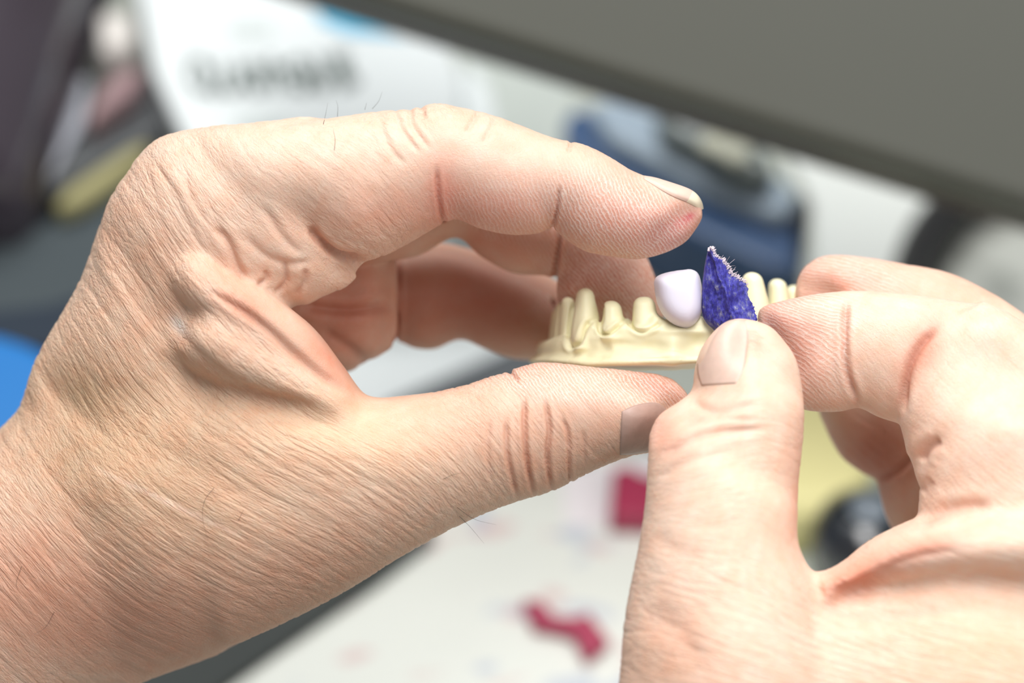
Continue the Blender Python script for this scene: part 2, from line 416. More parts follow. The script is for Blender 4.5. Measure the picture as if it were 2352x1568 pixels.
# metacarpal of the index finger and the finger itself
F1.limb([(110, 880, 520, 1330, -10, 14), (132, 790, 600, 1180, -9, 14), (205, 630, 620, 960, -8, 14), (243, 480, 630, 800, -6.5, 14), (292, 395, 665, 712, -5, 13.5),
         (335, 338, 710, 700, -4.2, 13), (400, 303, 742, 683, -3.5, 12.5), (560, 291, 790, 664, -2, 11.5), (700, 277, 822, 640, -1.5, 10.5)], 5, .6, 1.2)
F1.limb([(420, 340, 590, 600, -2, 10), (490, 296, 690, 540, -1, 10.5), (620, 286, 745, 568, 0, 11), (750, 272, 800, 594, .5, 11), (860, 256, 870, 592, .5, 10.5), (945, 250, 945, 556, .5, 10.5),
         (985, 239, 985, 532, .5, 10.2), (1010, 236, 1018, 513, .5, 9.9), (1060, 246, 1050, 504, .5, 9.6), (1130, 263, 1110, 528, .5, 9.4), (1200, 289, 1180, 540, .5, 9.2), (1262, 313, 1240, 536, .5, 9),
         (1305, 324, 1268, 522, .5, 8.6), (1345, 332, 1292, 545, .5, 8.8), (1400, 360, 1345, 577, .5, 8.8), (1460, 395, 1400, 588, .5, 8.5), (1520, 415, 1465, 595, .3, 8), (1570, 430, 1530, 580, 0, 7),
         (1600, 447, 1575, 556, -.3, 6), (1611, 470, 1598, 527, -.5, 4.8), (1613, 487, 1612, 503, -.5, 3.2)], 2.2, .8, .35)
# thumb
F1.limb([(60, 1040, 300, 1568, -8, 17), (280, 900, 560, 1470, -6, 17), (520, 840, 760, 1376, -3, 15.5), (700, 885, 890, 1298, -1, 13.5), (835, 911, 1010, 1229, 0, 12.3), (950, 906, 1095, 1188, 1, 11.6),
         (1060, 886, 1180, 1154, 1.5, 11), (1130, 862, 1225, 1142, 1.5, 10.8), (1168, 855, 1262, 1131, 1.5, 10.5), (1182, 846, 1300, 1114, 1.5, 10.3), (1240, 831, 1345, 1090, 1.5, 10), (1330, 838, 1400, 1065, 1.5, 9.6), (1430, 849, 1455, 1047, 1.2, 9),
         (1510, 858, 1510, 1036, 1, 8.2), (1555, 876, 1548, 1020, .5, 7), (1580, 902, 1575, 995, 0, 5.5), (1593, 930, 1592, 960, 0, 3.5)], 3.5, .8, .35)
# web: two folds between the thumb and the index finger
F1.limb([(440, 520, 350, 640, -1, 9), (500, 580, 420, 700, 1.5, 10), (545, 628, 475, 742, 3, 10.2), (600, 656, 530, 772, 3.6, 9.6), (665, 706, 592, 806, 3, 8.8), (726, 758, 662, 850, 2, 8), (783, 832, 725, 895, .8, 7.4), (815, 880, 775, 930, 0, 7), (845, 925, 820, 960, -.5, 6.5)], 1.0, .9, .9)
F1.limb([(470, 680, 370, 800, 2.5, 10), (540, 706, 440, 850, 3.8, 10.5), (610, 752, 520, 890, 4.2, 10), (670, 806, 600, 915, 4, 9.2), (735, 860, 690, 940, 3, 8.6), (800, 900, 770, 980, 1.6, 8.4), (860, 935, 850, 1000, 0.5, 8)], 2.6, .9, .9)
# palm seen through the gap
F1.limb([(330, 480, 420, 900, -28, 18), (560, 500, 640, 840, -28, 15), (680, 540, 720, 856, -28, 13), (780, 560, 792, 855, -28, 12), (850, 570, 850, 828, -28, 11.5), (890, 575, 895, 803, -28, 11), (913, 580, 912, 785, -28, 10)], 3, .8, .6)
# middle finger
F1.limb([(420, 400, 560, 650, -17, 9.5), (620, 380, 720, 640, -21, 9.5), (800, 370, 860, 605, -21, 9), (950, 360, 960, 588, -21, 9), (1060, 370, 1045, 545, -21, 9), (1160, 400, 1105, 590, -21, 8.6),
         (1240, 430, 1180, 628, -21, 8.4), (1300, 460, 1255, 633, -21, 8), (1350, 480, 1272, 640, -21, 7.8), (1410, 515, 1275, 672, -21, 7.8), (1470, 565, 1302, 720, -21, 7.6), (1505, 635, 1350, 765, -21, 7),
         (1522, 700, 1410, 795, -21, 6), (1525, 755, 1470, 800, -21, 4.5)], .8, .8, .5)
# ring finger
F1.limb([(520, 470, 600, 800, -40, 9.5), (700, 500, 740, 812, -40, 9.5), (830, 540, 850, 806, -40, 9.2), (905, 570, 903, 780, -40, 8.8), (960, 560, 950, 800, -40, 8.8), (1020, 558, 1000, 802, -40, 8.6), (1080, 572, 1058, 780, -40, 8.2),
         (1150, 594, 1110, 800, -40, 8), (1230, 618, 1175, 824, -40, 7.8), (1300, 660, 1235, 827, -40, 7.5), (1360, 730, 1300, 822, -40, 6.5), (1385, 775, 1350, 812, -40, 5)], 1.0, .8, .9)
# little finger, folded behind the ring finger
F1.limb([(520, 520, 600, 780, -56, 8), (720, 560, 740, 780, -57, 8), (880, 590, 880, 770, -57, 7.5), (1000, 590, 985, 770, -57, 7), (1090, 610, 1070, 765, -57, 6.8), (1170, 640, 1140, 775, -56, 6), (1210, 690, 1190, 770, -56, 4.5)], 1.0, .8, .9)
# back of the hand behind the index knuckle
F1.limb([(130, 1000, 400, 1350, -34, 16), (175, 830, 560, 1150, -36, 18), (230, 620, 620, 900, -38, 20), (290, 480, 640, 820, -38, 20), (400, 370, 660, 700, -36, 18), (520, 345, 700, 640, -34, 16)], 5, .7, .9)
GL = [(260, 420, .35, .9), (330, 560, .45, .9), (430, 430, .3, .95), (240, 760, .5, .85), (420, 780, .62, .78), (120, 1000, .5, .85), (300, 1000, .75, .62), (560, 960, .9, .5), (60, 1250, .7, .7), (300, 1250, .9, .45),
      (520, 1180, .95, .3), (700, 1050, .97, .25), (900, 1000, .98, .2), (620, 1350, .98, .12), (400, 1450, 1, .1), (850, 1200, .93, .38), (1010, 1110, .85, .55), (1110, 1090, .7, .72), (1180, 1050, .1, 1), (1250, 950, .1, 1),
      (1330, 930, .3, 1), (1420, 880, .5, .9), (1500, 880, .7, .8), (640, 400, .9, .38), (760, 360, .85, .5), (800, 480, .85, .45), (900, 300, .6, .8), (960, 330, .5, .9), (620, 560, .6, .8), (560, 480, .5, .85), (1010, 300, 0, 1),
      (1100, 450, .02, 1), (1200, 450, .05, 1), (1300, 450, .1, 1), (1380, 490, .3, .95), (1440, 550, .6, .8), (1500, 480, .2, 1), (1560, 500, .6, .8), (700, 800, .75, .65), (600, 720, .7, .7), (1000, 1000, .9, .4)]
Z1, Z9 = -14, 40
GR = [([(1003, 385), (1006, 440), (1013, 488), (1024, 520)], 5, .55, Z1, Z9, .35), ([(1285, 430), (1279, 480), (1268, 530)], 4, .55, Z1, Z9, .4),
      ([(905, 250), (925, 300), (962, 350)], 6, .3, -8, Z9, .1), ([(940, 244), (948, 290), (985, 340)], 6, .35, -8, Z9, .1), ([(1100, 255), (1070, 305)], 6, .25, -8, Z9, .1), ([(1140, 268), (1110, 330)], 6, .22, -8, Z9, .1), ([(965, 240), (975, 275)], 5, .3, -8, Z9, .1),
      ([(870, 262), (890, 330), (930, 380)], 7, .25, -8, Z9, .1), ([(1312, 322), (1306, 350)], 4, .3, -8, Z9, .1),
      ([(710, 520), (735, 552), (775, 584), (842, 597)], 8, 1.1, -10, Z9, .3), ([(600, 470), (650, 545), (700, 590)], 10, .4, -10, Z9, .08),
      ([(495, 520), (525, 560), (545, 612), (568, 640)], 9, .8, -8, Z9, .2),
      ([(608, 620), (612, 640), (590, 655)], 6, .5, -8, Z9, .2), ([(652, 600), (656, 645), (632, 672)], 6, .5, -8, Z9, .3), ([(700, 615), (700, 650), (675, 680)], 7, .5, -8, Z9, .2), ([(565, 540), (600, 580), (655, 605), (720, 600)], 9, .4, -8, Z9, .1),
      ([(480, 668), (540, 702), (610, 752), (668, 806), (735, 860), (810, 902)], 9, .7, -8, Z9, .35), ([(370, 700), (440, 800), (540, 880), (640, 915), (740, 935)], 13, .45, -8, Z9, .1),
      ([(355, 375), (395, 432), (425, 500), (470, 580)], 6, .2, -20, Z9, .05), ([(425, 385), (435, 440), (480, 520)], 6, .15, -20, Z9, .05), ([(1163, 960), (1166, 1045), (1190, 1150)], 5, .55, -10, Z9, .35),
      ([(1204, 915), (1205, 985), (1211, 1060), (1226, 1140)], 5, .8, -10, Z9, .45), ([(1252, 915), (1262, 985), (1258, 1050), (1268, 1135)], 5, .75, -10, Z9, .4), ([(1290, 955), (1305, 1000), (1308, 1080), (1310, 1110)], 4, .5, -10, Z9, .3),
      ([(1340, 990), (1345, 1070)], 4, .25, -10, Z9, .15), ([(1125, 960), (1120, 1040), (1130, 1110)], 5, .25, -10, Z9, .15), ([(1165, 845), (1190, 878)], 5, .5, -10, Z9, .2),
      ([(1292, 520), (1280, 590), (1273, 640), (1273, 690), (1285, 740)], 5, .9, -34, -10, .5), ([(912, 590), (910, 690), (906, 800)], 6, 1.0, -60, -26, .5),
      ([(690, 700), (800, 712), (905, 700)], 12, 1.0, -30, -8, .3), ([(740, 760), (800, 800), (850, 845)], 14, .6, -30, -8, .3)]
BL = [(460, 1120, 420, 230, 15, (206, 170, 136), .55, -80, 40), (250, 1000, 330, 260, 40, (200, 164, 128), .65, -80, 40), (300, 1450, 420, 170, 10, (168, 118, 96), .75, -80, 40), (330, 620, 110, 200, -25, (196, 148, 116), .45, -80, 40), (700, 330, 330, 80, 0, (236, 211, 192), .6, -80, 40),  # brown blobs on lower side and hollow mix pigment with painted shade
      (900, 480, 150, 60, 0, (226, 158, 134), .5, -12, 40), (1150, 470, 150, 80, 0, (224, 148, 130), .6, -12, 40), (1020, 430, 40, 90, 0, (224, 128, 112), .5, -12, 40), (1420, 500, 160, 90, 10, (222, 150, 132), .65, -12, 40), (1550, 530, 90, 60, 0, (204, 128, 124), .6, -12, 40),
      (1583, 498, 13, 8, 150, (206, 60, 78), .8, -12, 40), (1566, 510, 26, 12, 150, (212, 104, 110), .5, -12, 40), (1150, 380, 200, 60, 15, (238, 212, 194), .4, -12, 40),
      (560, 690, 90, 40, 40, (214, 140, 112), .5, -12, 40), (760, 830, 110, 34, 50, (222, 138, 112), .6, -12, 40), (800, 1000, 260, 90, 12, (230, 196, 156), .5, -12, 40), (1100, 960, 150, 90, 0, (226, 172, 144), .4, -12, 40),
      (1500, 880, 120, 40, 20, (196, 124, 104), .7, -12, 40), (1370, 980, 90, 90, 0, (190, 146, 124), .5, -12, 40), (1250, 860, 100, 40, 0, (228, 160, 140), .5, -12, 40), (1240, 1060, 80, 80, 0, (200, 152, 126), .4, -12, 40),
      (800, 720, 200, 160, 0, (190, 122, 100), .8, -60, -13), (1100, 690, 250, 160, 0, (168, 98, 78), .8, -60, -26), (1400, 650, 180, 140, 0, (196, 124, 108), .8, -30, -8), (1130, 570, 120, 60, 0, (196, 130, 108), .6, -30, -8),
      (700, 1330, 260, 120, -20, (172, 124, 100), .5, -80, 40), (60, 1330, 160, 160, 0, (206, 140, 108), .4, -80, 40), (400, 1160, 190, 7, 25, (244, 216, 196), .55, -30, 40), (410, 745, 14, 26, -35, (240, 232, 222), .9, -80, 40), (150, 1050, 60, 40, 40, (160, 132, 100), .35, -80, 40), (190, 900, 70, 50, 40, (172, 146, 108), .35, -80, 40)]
MK = dict(base=(1.0, 0.0, .55), list=[(760, 380, 300, 130, 5, 0, .45, -80, 40), (1150, 400, 220, 130, 10, 0, .12, -14, 40), (1450, 480, 200, 120, 15, 0, .12, -14, 40), (1150, 480, 140, 75, 0, 1, .5, -14, 40), (1420, 500, 170, 90, 20, 1, 1.0, -14, 40),
      (1350, 880, 230, 50, 5, 1, .9, -14, 40), (1320, 930, 200, 90, 0, 0, .35, -14, 40), (900, 960, 160, 70, 0, 0, .35, -14, 40), (700, 750, 220, 70, 45, 0, .15, -14, 40), (640, 610, 120, 80, 30, 0, .3, -14, 40), (1400, 650, 160, 120, 0, 1, .8, -34, -8), (1400, 650, 260, 200, 0, 0, .1, -34, -8), (1000, 690, 460, 200, 0, 0, .1, -80, -12), (1000, 690, 460, 200, 0, 2, .1, -80, -24),
      (1230, 1010, 80, 130, 0, 0, .5, -14, 40), (400, 1500, 400, 120, 10, 0, .6, -80, 40)], relief=[(330, 690, 170, 42, 62, -.9), (420, 620, 120, 50, 60, .6), (250, 620, 120, 30, 65, .5), (700, 1020, 220, 60, 12, .9), (230, 1120, 70, 50, 30, .7), (150, 1010, 80, 50, 50, -.9), (480, 1090, 260, 40, 25, -.5)])
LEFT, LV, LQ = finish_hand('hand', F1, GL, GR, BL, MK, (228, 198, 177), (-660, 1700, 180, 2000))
tag(LEFT, 'left hand at the left, thumb under the cream dental model, index finger arched over it', 'hand')
del F1

# ---- right hand -------------------------------------------------
x0, y0 = P(1360, 2080, 30); x1, y1 = P(2800, 540, -20)
F2 = Field(x0, x1, y0, y1, -64, 50, 0.55)
# thumb
F2.limb([(1370, 1900, 2000, 1950, 26, 17), (1395, 1700, 1960, 1740, 26, 17), (1421, 1568, 1930, 1580, 26, 16.5), (1435, 1420, 1895, 1450, 25, 15.5), (1462, 1280, 1862, 1335, 23, 14), (1480, 1170, 1832, 1240, 21, 12.5), (1487, 1070, 1834, 1140, 19, 12),
         (1492, 1000, 1840, 1060, 17, 11.6), (1515, 955, 1847, 985, 17, 11.2), (1560, 922, 1849, 925, 16, 10.2), (1590, 895, 1842, 870, 15, 9.4), (1596, 850, 1828, 820, 14, 8.8), (1608, 805, 1800, 780, 13.5, 8), (1632, 768, 1770, 750, 13, 7), (1660, 742, 1735, 736, 13, 5.5), (1680, 733, 1705, 731, 12.5, 3.5)], 0, .7, .4)
# index finger: tip and middle phalanx
F2.limb([(1738, 718, 1752, 800, .5, 5), (1755, 702, 1775, 880, 1, 6.5), (1800, 689, 1810, 925, 1, 7.5), (1860, 677, 1860, 944, 1, 8), (1930, 668, 1925, 946, 1, 8.3), (1975, 667, 1958, 938, 1.5, 8.4), (2010, 668, 1980, 938, 2, 8.8),
         (2060, 672, 2015, 957, 3, 9.3), (2130, 680, 2065, 972, 4, 9.8), (2220, 694, 2130, 985, 5, 10.5), (2310, 722, 2200, 1000, 7, 11)], 1.2, .8, .4)
# index finger: proximal phalanx
F2.limb([(2150, 745, 2260, 690, 6, 10), (2110, 805, 2400, 770, 8, 12), (2080, 870, 2480, 880, 10, 13), (2070, 945, 2520, 1000, 12, 13.5), (2085, 1020, 2540, 1120, 13, 13.5), (2108, 1090, 2560, 1220, 14, 13.5), (2114, 1160, 2580, 1300, 15, 14), (2110, 1215, 2600, 1400, 16, 15), (2090, 1300, 2600, 1500, 16, 15)], 1.2, .7, .6)
# skin fold and web between thumb and index finger
F2.limb([(1880, 1326, 1885, 1370, 22, 8), (1945, 1285, 1950, 1350, 21, 8), (2005, 1238, 2020, 1335, 21, 10), (2110, 1190, 2130, 1325, 20, 13), (2240, 1165, 2250, 1330, 19, 15), (2420, 1140, 2430, 1350, 18, 16), (2600, 1120, 2620, 1400, 16, 16)], 1.6, .7, .6)
# palm side of the hand below the web
F2.limb([(1800, 1345, 1700, 1900, 22, 14), (1862, 1328, 1860, 2000, 21, 16), (1930, 1352, 1950, 2040, 21, 17), (2030, 1335, 2080, 2060, 20, 18.5), (2180, 1285, 2260, 2070, 18, 20), (2380, 1260, 2480, 2050, 14, 22), (2640, 1220, 2700, 1950, 8, 22)], 3, .6, .6)
F2.limb([(2330, 760, 2560, 700, -12, 14), (2330, 950, 2680, 900, -14, 22), (2350, 1200, 2720, 1200, -12, 26), (2300, 1450, 2740, 1450, -8, 26), (2200, 1700, 2740, 1700, -4, 26), (2100, 1950, 2700, 1980, 0, 24)], 4, .6, .6)
# middle finger
F2.limb([(1828, 655, 1826, 700, -15, 4), (1838, 625, 1840, 770, -15, 6), (1865, 598, 1870, 820, -15, 7.5), (1910, 585, 1920, 845, -15, 8), (1990, 590, 2000, 850, -15, 8), (2080, 606, 2080, 850, -15, 8.2), (2160, 620, 2150, 860, -14, 8.5), (2240, 652, 2220, 890, -14, 9), (2330, 705, 2290, 940, -13, 9.5), (2440, 790, 2350, 1010, -12, 10)], 1.0, .7, .5)
# ring finger
F2.limb([(1862, 880, 1900, 790, -38, 4), (1872, 915, 1990, 770, -38, 7), (1888, 965, 2090, 830, -38, 8), (1925, 1040, 2160, 900, -38, 8.3), (1970, 1080, 2190, 960, -38, 8.3), (2012, 1104, 2220, 1010, -37, 8), (2022, 1140, 2245, 1060, -36, 8.2), (2045, 1208, 2290, 1130, -34, 8.5), (2110, 1310, 2360, 1210, -31, 9), (2200, 1400, 2440, 1280, -27, 9)], 1.0, .7, .5)
# little finger behind the ring finger
F2.limb([(1925, 900, 1960, 820, -53, 4), (1940, 950, 2060, 840, -53, 6), (1975, 1030, 2140, 920, -53, 7), (2040, 1090, 2200, 1000, -52, 7), (2080, 1180, 2260, 1090, -48, 7), (2200, 1300, 2400, 1200, -38, 8)], 1.0, .7, .5)
GLR = [(1660, 800, .2, -1), (1600, 870, .4, -.9), (1700, 900, 1, .05), (1650, 960, 1, -.25), (1660, 1030, 1, -.2), (1650, 1150, 1, -.05), (1560, 1300, .9, .3), (1700, 1350, 1, .1), (1600, 1450, .9, .3), (1800, 1480, 1, .1), (2000, 1450, 1, -.05), (2200, 1450, 1, -.05),
       (1850, 800, .1, 1), (1800, 740, .3, .9), (1920, 850, .1, 1), (2000, 850, .15, 1), (1950, 640, .95, -.1), (1880, 640, .8, -.3), (2200, 850, .5, .85), (2250, 1000, .6, .8), (2100, 640, 1, .2), (2000, 1000, .6, .8), (2080, 1120, .2, 1), (1840, 1200, .4, 1)]
GRR = [([(1590, 925), (1650, 945), (1740, 925)], 9, .35, 0, 60, .2), ([(1520, 1050), (1580, 1008), (1660, 990), (1760, 985)], 9, .5, 0, 60, .3), ([(1510, 1100), (1580, 1060), (1680, 1035)], 10, .25, 0, 60, .1), ([(1560, 975), (1640, 962), (1740, 965)], 8, .25, 0, 60, .1),
       ([(1945, 690), (1940, 760), (1945, 850), (1972, 930)], 7, .8, -20, 20, .5), ([(2150, 750), (2105, 805), (2080, 870), (2072, 950)], 9, .9, -20, 40, .6), ([(2112, 1060), (2128, 1030), (2160, 1008)], 12, 1.0, 0, 60, .4), ([(2112, 1130), (2140, 1100)], 14, .5, 0, 60, .25),
       ([(1900, 1345), (1950, 1352), (2010, 1325), (2100, 1280), (2220, 1262)], 15, .6, 0, 60, .4), ([(2110, 1200), (2190, 1165), (2280, 1160)], 12, .6, 0, 60, .35), ([(1880, 1400), (2000, 1420), (2200, 1400)], 16, .45, 0, 60, .15), ([(1480, 1400), (1560, 1450), (1600, 1520)], 30, .5, 0, 60, .15), ([(1500, 1225), (1560, 1270), (1620, 1285)], 20, .22, 0, 60, .05),
       ([(2010, 1100), (2060, 1080), (2110, 1040)], 8, .6, -60, -20, .3), ([(1700, 745), (1712, 790), (1705, 850)], 5, .25, 0, 40, .1)]
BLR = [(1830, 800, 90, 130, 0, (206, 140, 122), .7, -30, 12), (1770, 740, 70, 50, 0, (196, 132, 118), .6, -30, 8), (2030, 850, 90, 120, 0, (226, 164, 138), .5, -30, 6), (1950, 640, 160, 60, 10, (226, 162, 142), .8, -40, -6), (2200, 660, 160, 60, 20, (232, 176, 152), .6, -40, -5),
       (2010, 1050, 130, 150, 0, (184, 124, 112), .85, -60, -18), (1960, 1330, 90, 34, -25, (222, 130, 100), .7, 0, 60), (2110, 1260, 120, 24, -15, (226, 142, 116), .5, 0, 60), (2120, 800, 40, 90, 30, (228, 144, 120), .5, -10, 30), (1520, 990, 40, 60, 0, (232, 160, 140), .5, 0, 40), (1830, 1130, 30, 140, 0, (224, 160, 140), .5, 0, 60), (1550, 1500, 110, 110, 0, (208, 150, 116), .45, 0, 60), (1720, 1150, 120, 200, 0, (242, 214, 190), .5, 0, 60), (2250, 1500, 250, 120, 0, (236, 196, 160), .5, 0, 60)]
MKR = dict(base=(.45, 0.0, .25), list=[(1700, 850, 150, 120, 0, 0, .25, 0, 60), (1850, 800, 120, 160, 0, 1, .7, -9, 9.5), (1850, 800, 160, 180, 0, 0, .1, -9, 9.5), (1930, 640, 140, 60, 0, 1, .6, -30, -6), (2000, 850, 300, 200, 0, 0, .2, -30, 10), (2150, 900, 200, 200, 0, 0, .2, -10, 40), (1650, 1150, 150, 150, 0, 0, .35, 0, 60), (1750, 1450, 400, 150, 0, 0, .8, 0, 60)])
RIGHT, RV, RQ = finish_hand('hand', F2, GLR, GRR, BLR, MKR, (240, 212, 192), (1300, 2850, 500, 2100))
tag(RIGHT, 'right hand coming in from the lower right, thumb and index finger pinching the blue scrap', 'hand')
del F2

# ------------------------------------------------------------------ fingernails
def bvh_of(V, Q): return BVHTree.FromPolygons([tuple(v) for v in V], [tuple(int(i) for i in q) for q in Q])
BVL, BVR = bvh_of(LV, LQ), bvh_of(RV, RQ)
NAIL = mat('nail', (226, 194, 178), .45, noise=.08, nscale=900, spec=.5, sss=.2, sscale=.001)
NAIL_DARK = mat('nail_dusty', (178, 148, 136), .42, noise=.12, nscale=700, spec=.4, bump=.00008)
NAIL_TIP = mat('nail_free_edge', (236, 224, 198), .3)
def coons(c0, c1, nu=26, nv=20):             # c0: cuticle->tip along one side, c1: the other side (px)
    a, b = cr(np.array(c0, float), 10), cr(np.array(c1, float), 10)
    ia, ib = np.linspace(0, len(a) - 1, nu), np.linspace(0, len(b) - 1, nu)
    ra = np.stack([np.interp(ia, np.arange(len(a)), a[:, k]) for k in (0, 1)], 1); rb = np.stack([np.interp(ib, np.arange(len(b)), b[:, k]) for k in (0, 1)], 1)
    t = np.linspace(0, 1, nv)[None, :, None]
    return ra[:, None] * (1 - t) + rb[:, None] * t
def nail(parent, bv, c0, c1, m, lift=.28, zs=40, label=None, tip=None, ee=6):
    G = coons(c0, c1); nu, nv = G.shape[:2]; V = []
    for i in range(nu):
        for j in range(nv):
            x, y = P(*G[i, j], 0); d = Vector((x, y, 0)) - Vector((0, 0, FOC)); d.normalize()
            hit = bv.ray_cast(Vector((0, 0, FOC)), d)
            if hit[0] is None or hit[0].z < zs: hit = bv.find_nearest(Vector((x, y, zs + 4)))
            co, n = hit[0], hit[1]
            e = min(1, ee * min(i / (nu - 1) + .02, j / (nv - 1), 1 - j / (nv - 1)))
            V.append(co + n * (lift * e - .12))
    V = np.array(V).reshape(nu, nv, 3)
    for it in range(4):
        V[1:-1] = (V[:-2] + V[2:] + 2 * V[1:-1]) / 4; V[:, 1:-1] = (V[:, :-2] + V[:, 2:] + 2 * V[:, 1:-1]) / 4
    V = V.reshape(-1, 3)
    Q = [(i * nv + j, (i + 1) * nv + j, (i + 1) * nv + j + 1, i * nv + j + 1) for i in range(nu - 1) for j in range(nv - 1)]
    me = npmesh('fingernail', V / 1000, Q); o = link('fingernail', me, m, parent)
    if tip:
        me.materials.append(NAIL_TIP)
        for k, p in enumerate(me.polygons):
            if k // (nv - 1) >= tip: p.material_index = 1
    s = o.modifiers.new('s', 'SOLIDIFY'); s.thickness = .0004; s.offset = 0
    if label: o['label'] = label
    return o
nail(LEFT, BVL, [(1428, 945), (1455, 932), (1490, 925), (1515, 928), (1537, 950)], [(1424, 1044), (1450, 1043), (1480, 1038), (1500, 1036), (1520, 1030)], NAIL_DARK, .5, -4, 'grey dusty thumbnail', 23)
nail(LEFT, BVL, [(1478, 400), (1520, 412), (1562, 425), (1595, 440), (1616, 468)], [(1478, 410), (1512, 432), (1548, 452), (1580, 464), (1612, 482)], NAIL, .45, -6, 'index fingernail edge-on with a pale free edge', 18)
nail(RIGHT, BVR, [(1612, 885), (1601, 850), (1607, 806), (1632, 768), (1664, 740)], [(1690, 880), (1708, 850), (1716, 800), (1718, 765), (1712, 735)], NAIL, .3, 3, 'pale thumbnail', None, 2.6)

# ------------------------------------------------------------------ hairs
HAIR = mat('hair', (60, 48, 40), .5)
def hair(parent, bv, pts, z, r=.035):
    cu = bpy.data.curves.new('hair', 'CURVE'); cu.dimensions = '3D'; cu.bevel_depth = r / 1000; cu.bevel_resolution = 1
    C = cr(np.array(pts, float), 5); sp = cu.splines.new('POLY'); sp.points.add(len(C) - 1)
    for i, (a, b) in enumerate(C):
        x, y = P(a, b, z); q = Vector((x, y, z)); d = (q - Vector((0, 0, FOC))).normalized(); hit = bv.ray_cast(Vector((0, 0, FOC)), d)
        if hit[0] is not None and hit[0].z > z - 12: q = hit[0] + Vector((0, 0, .25 + .2 * i / len(C)))
        sp.points[i].co = (q.x / 1000, q.y / 1000, q.z / 1000, 1); sp.points[i].radius = 1 - .8 * i / len(C)
    cu.materials.append(HAIR); t = bpy.data.objects.new('t', cu); o = link('hair', bpy.data.meshes.new_from_object(t), None, parent); bpy.data.objects.remove(t)
for pts, z in [([(743, 285), (748, 262), (753, 236)], -2), ([(775, 268), (776, 245), (772, 230)], -4), ([(855, 250), (870, 232), (878, 210)], -4), ([(838, 252), (842, 236)], -4), ([(768, 345), (770, 320), (766, 298)], 8), ([(492, 1120), (470, 1150), (466, 1190), (478, 1240)], 8),
               ([(548, 1195), (560, 1170)], 8), ([(1050, 1165), (1090, 1192), (1140, 1205)], 2), ([(1055, 1185), (1080, 1210), (1112, 1248)], 2), ([(1018, 1100), (1040, 1090), (1060, 1086)], 8), ([(125, 1405), (105, 1440), (80, 1455)], 5), ([(50, 1300), (38, 1340), (48, 1362)], 5)]:
    hair(LEFT, BVL, pts, z)

# ------------------------------------------------------------------ dental model
RESIN = mat('cream_resin', (246, 240, 202), .42, noise=.05, nscale=160, spec=.4, sss=.12, sssr=(1, .8, .45), sscale=.0014, bump=.00008)
ARCH = np.array([P3(*p) for p in [(1282, 800, -29), (1284, 800, -27), (1286, 800, -25), (1292, 800, -20), (1322, 800, -12.5), (1385, 800, -7.5), (1460, 800, -4.5), (1560, 800, -3), (1650, 800, -5), (1720, 800, -12), (1785, 800, -20), (1812, 800, -25), (1820, 800, -28), (1824, 800, -30)]])
x0, y0 = P(1225, 880, -20); x1, y1 = P(1900, 590, -20)
FD = Field(x0 - 1, x1 + 1, y0, y1, -60, 8, 0.3)
AC = cr(ARCH, 6)[:, [0, 2]]
X, Z = np.meshgrid(FD.xs, FD.zs, indexing='ij')
dd, tt = seg_dist(X, Z, AC)
def at_x(px_list, vals, pxs): return np.interp(pxs, px_list, vals)
pxg = (AC[:, 0] / K + W / 2)[np.clip(tt.astype(int), 0, len(AC) - 1)]          # px of the nearest arch point
# gum line height (px) as a function of arch parameter
par = np.arange(len(AC)) / 6.0
gum_t = [0, 3, 4, 4.5, 5, 5.3, 5.62, 6, 6.25, 6.5, 6.8, 7.1, 7.4, 7.8, 8.2, 9, 10, 11, 12, 13]
gum_y = [782, 780, 772, 772, 738, 770, 728, 752, 758, 722, 742, 752, 722, 744, 732, 722, 716, 720, 730, 735]
gy = np.interp(tt / 6.0, gum_t, gum_y)
gym = -(gy - H / 2) * K; ybm = -(851 - H / 2) * K - (X * 0) + 0.0
ybm = ybm + .12 * (Z - AC[np.clip(tt.astype(int), 0, len(AC) - 1), 1]) * (dd < 9) + np.interp(tt / 6.0, [0, 4, 5, 8, 13], [1.2, .9, .1, .9, 2.0])
Y = FD.ys[None, :, None]
hh = gym[:, None, :] - ybm[:, None, :]; v = (Y - ybm[:, None, :]) / hh          # 0 at the bottom, 1 at the gum line
wdt = 3.3 + 1.9 * np.clip(1 - v, 0, 1) ** .8 - .45 * np.exp(-((v - .40) / .16) ** 2) + .7 * np.clip((.24 - v) / .06, 0, 1)
q1 = dd[:, None, :] - wdt; q2 = np.abs(Y - (gym + ybm)[:, None, :] / 2) - hh / 2
r = .9; f = np.minimum(np.maximum(q1 + r, q2 + r), 0) + np.sqrt(np.maximum(q1 + r, 0) ** 2 + np.maximum(q2 + r, 0) ** 2) - r
FD.F = f.astype(np.float32)
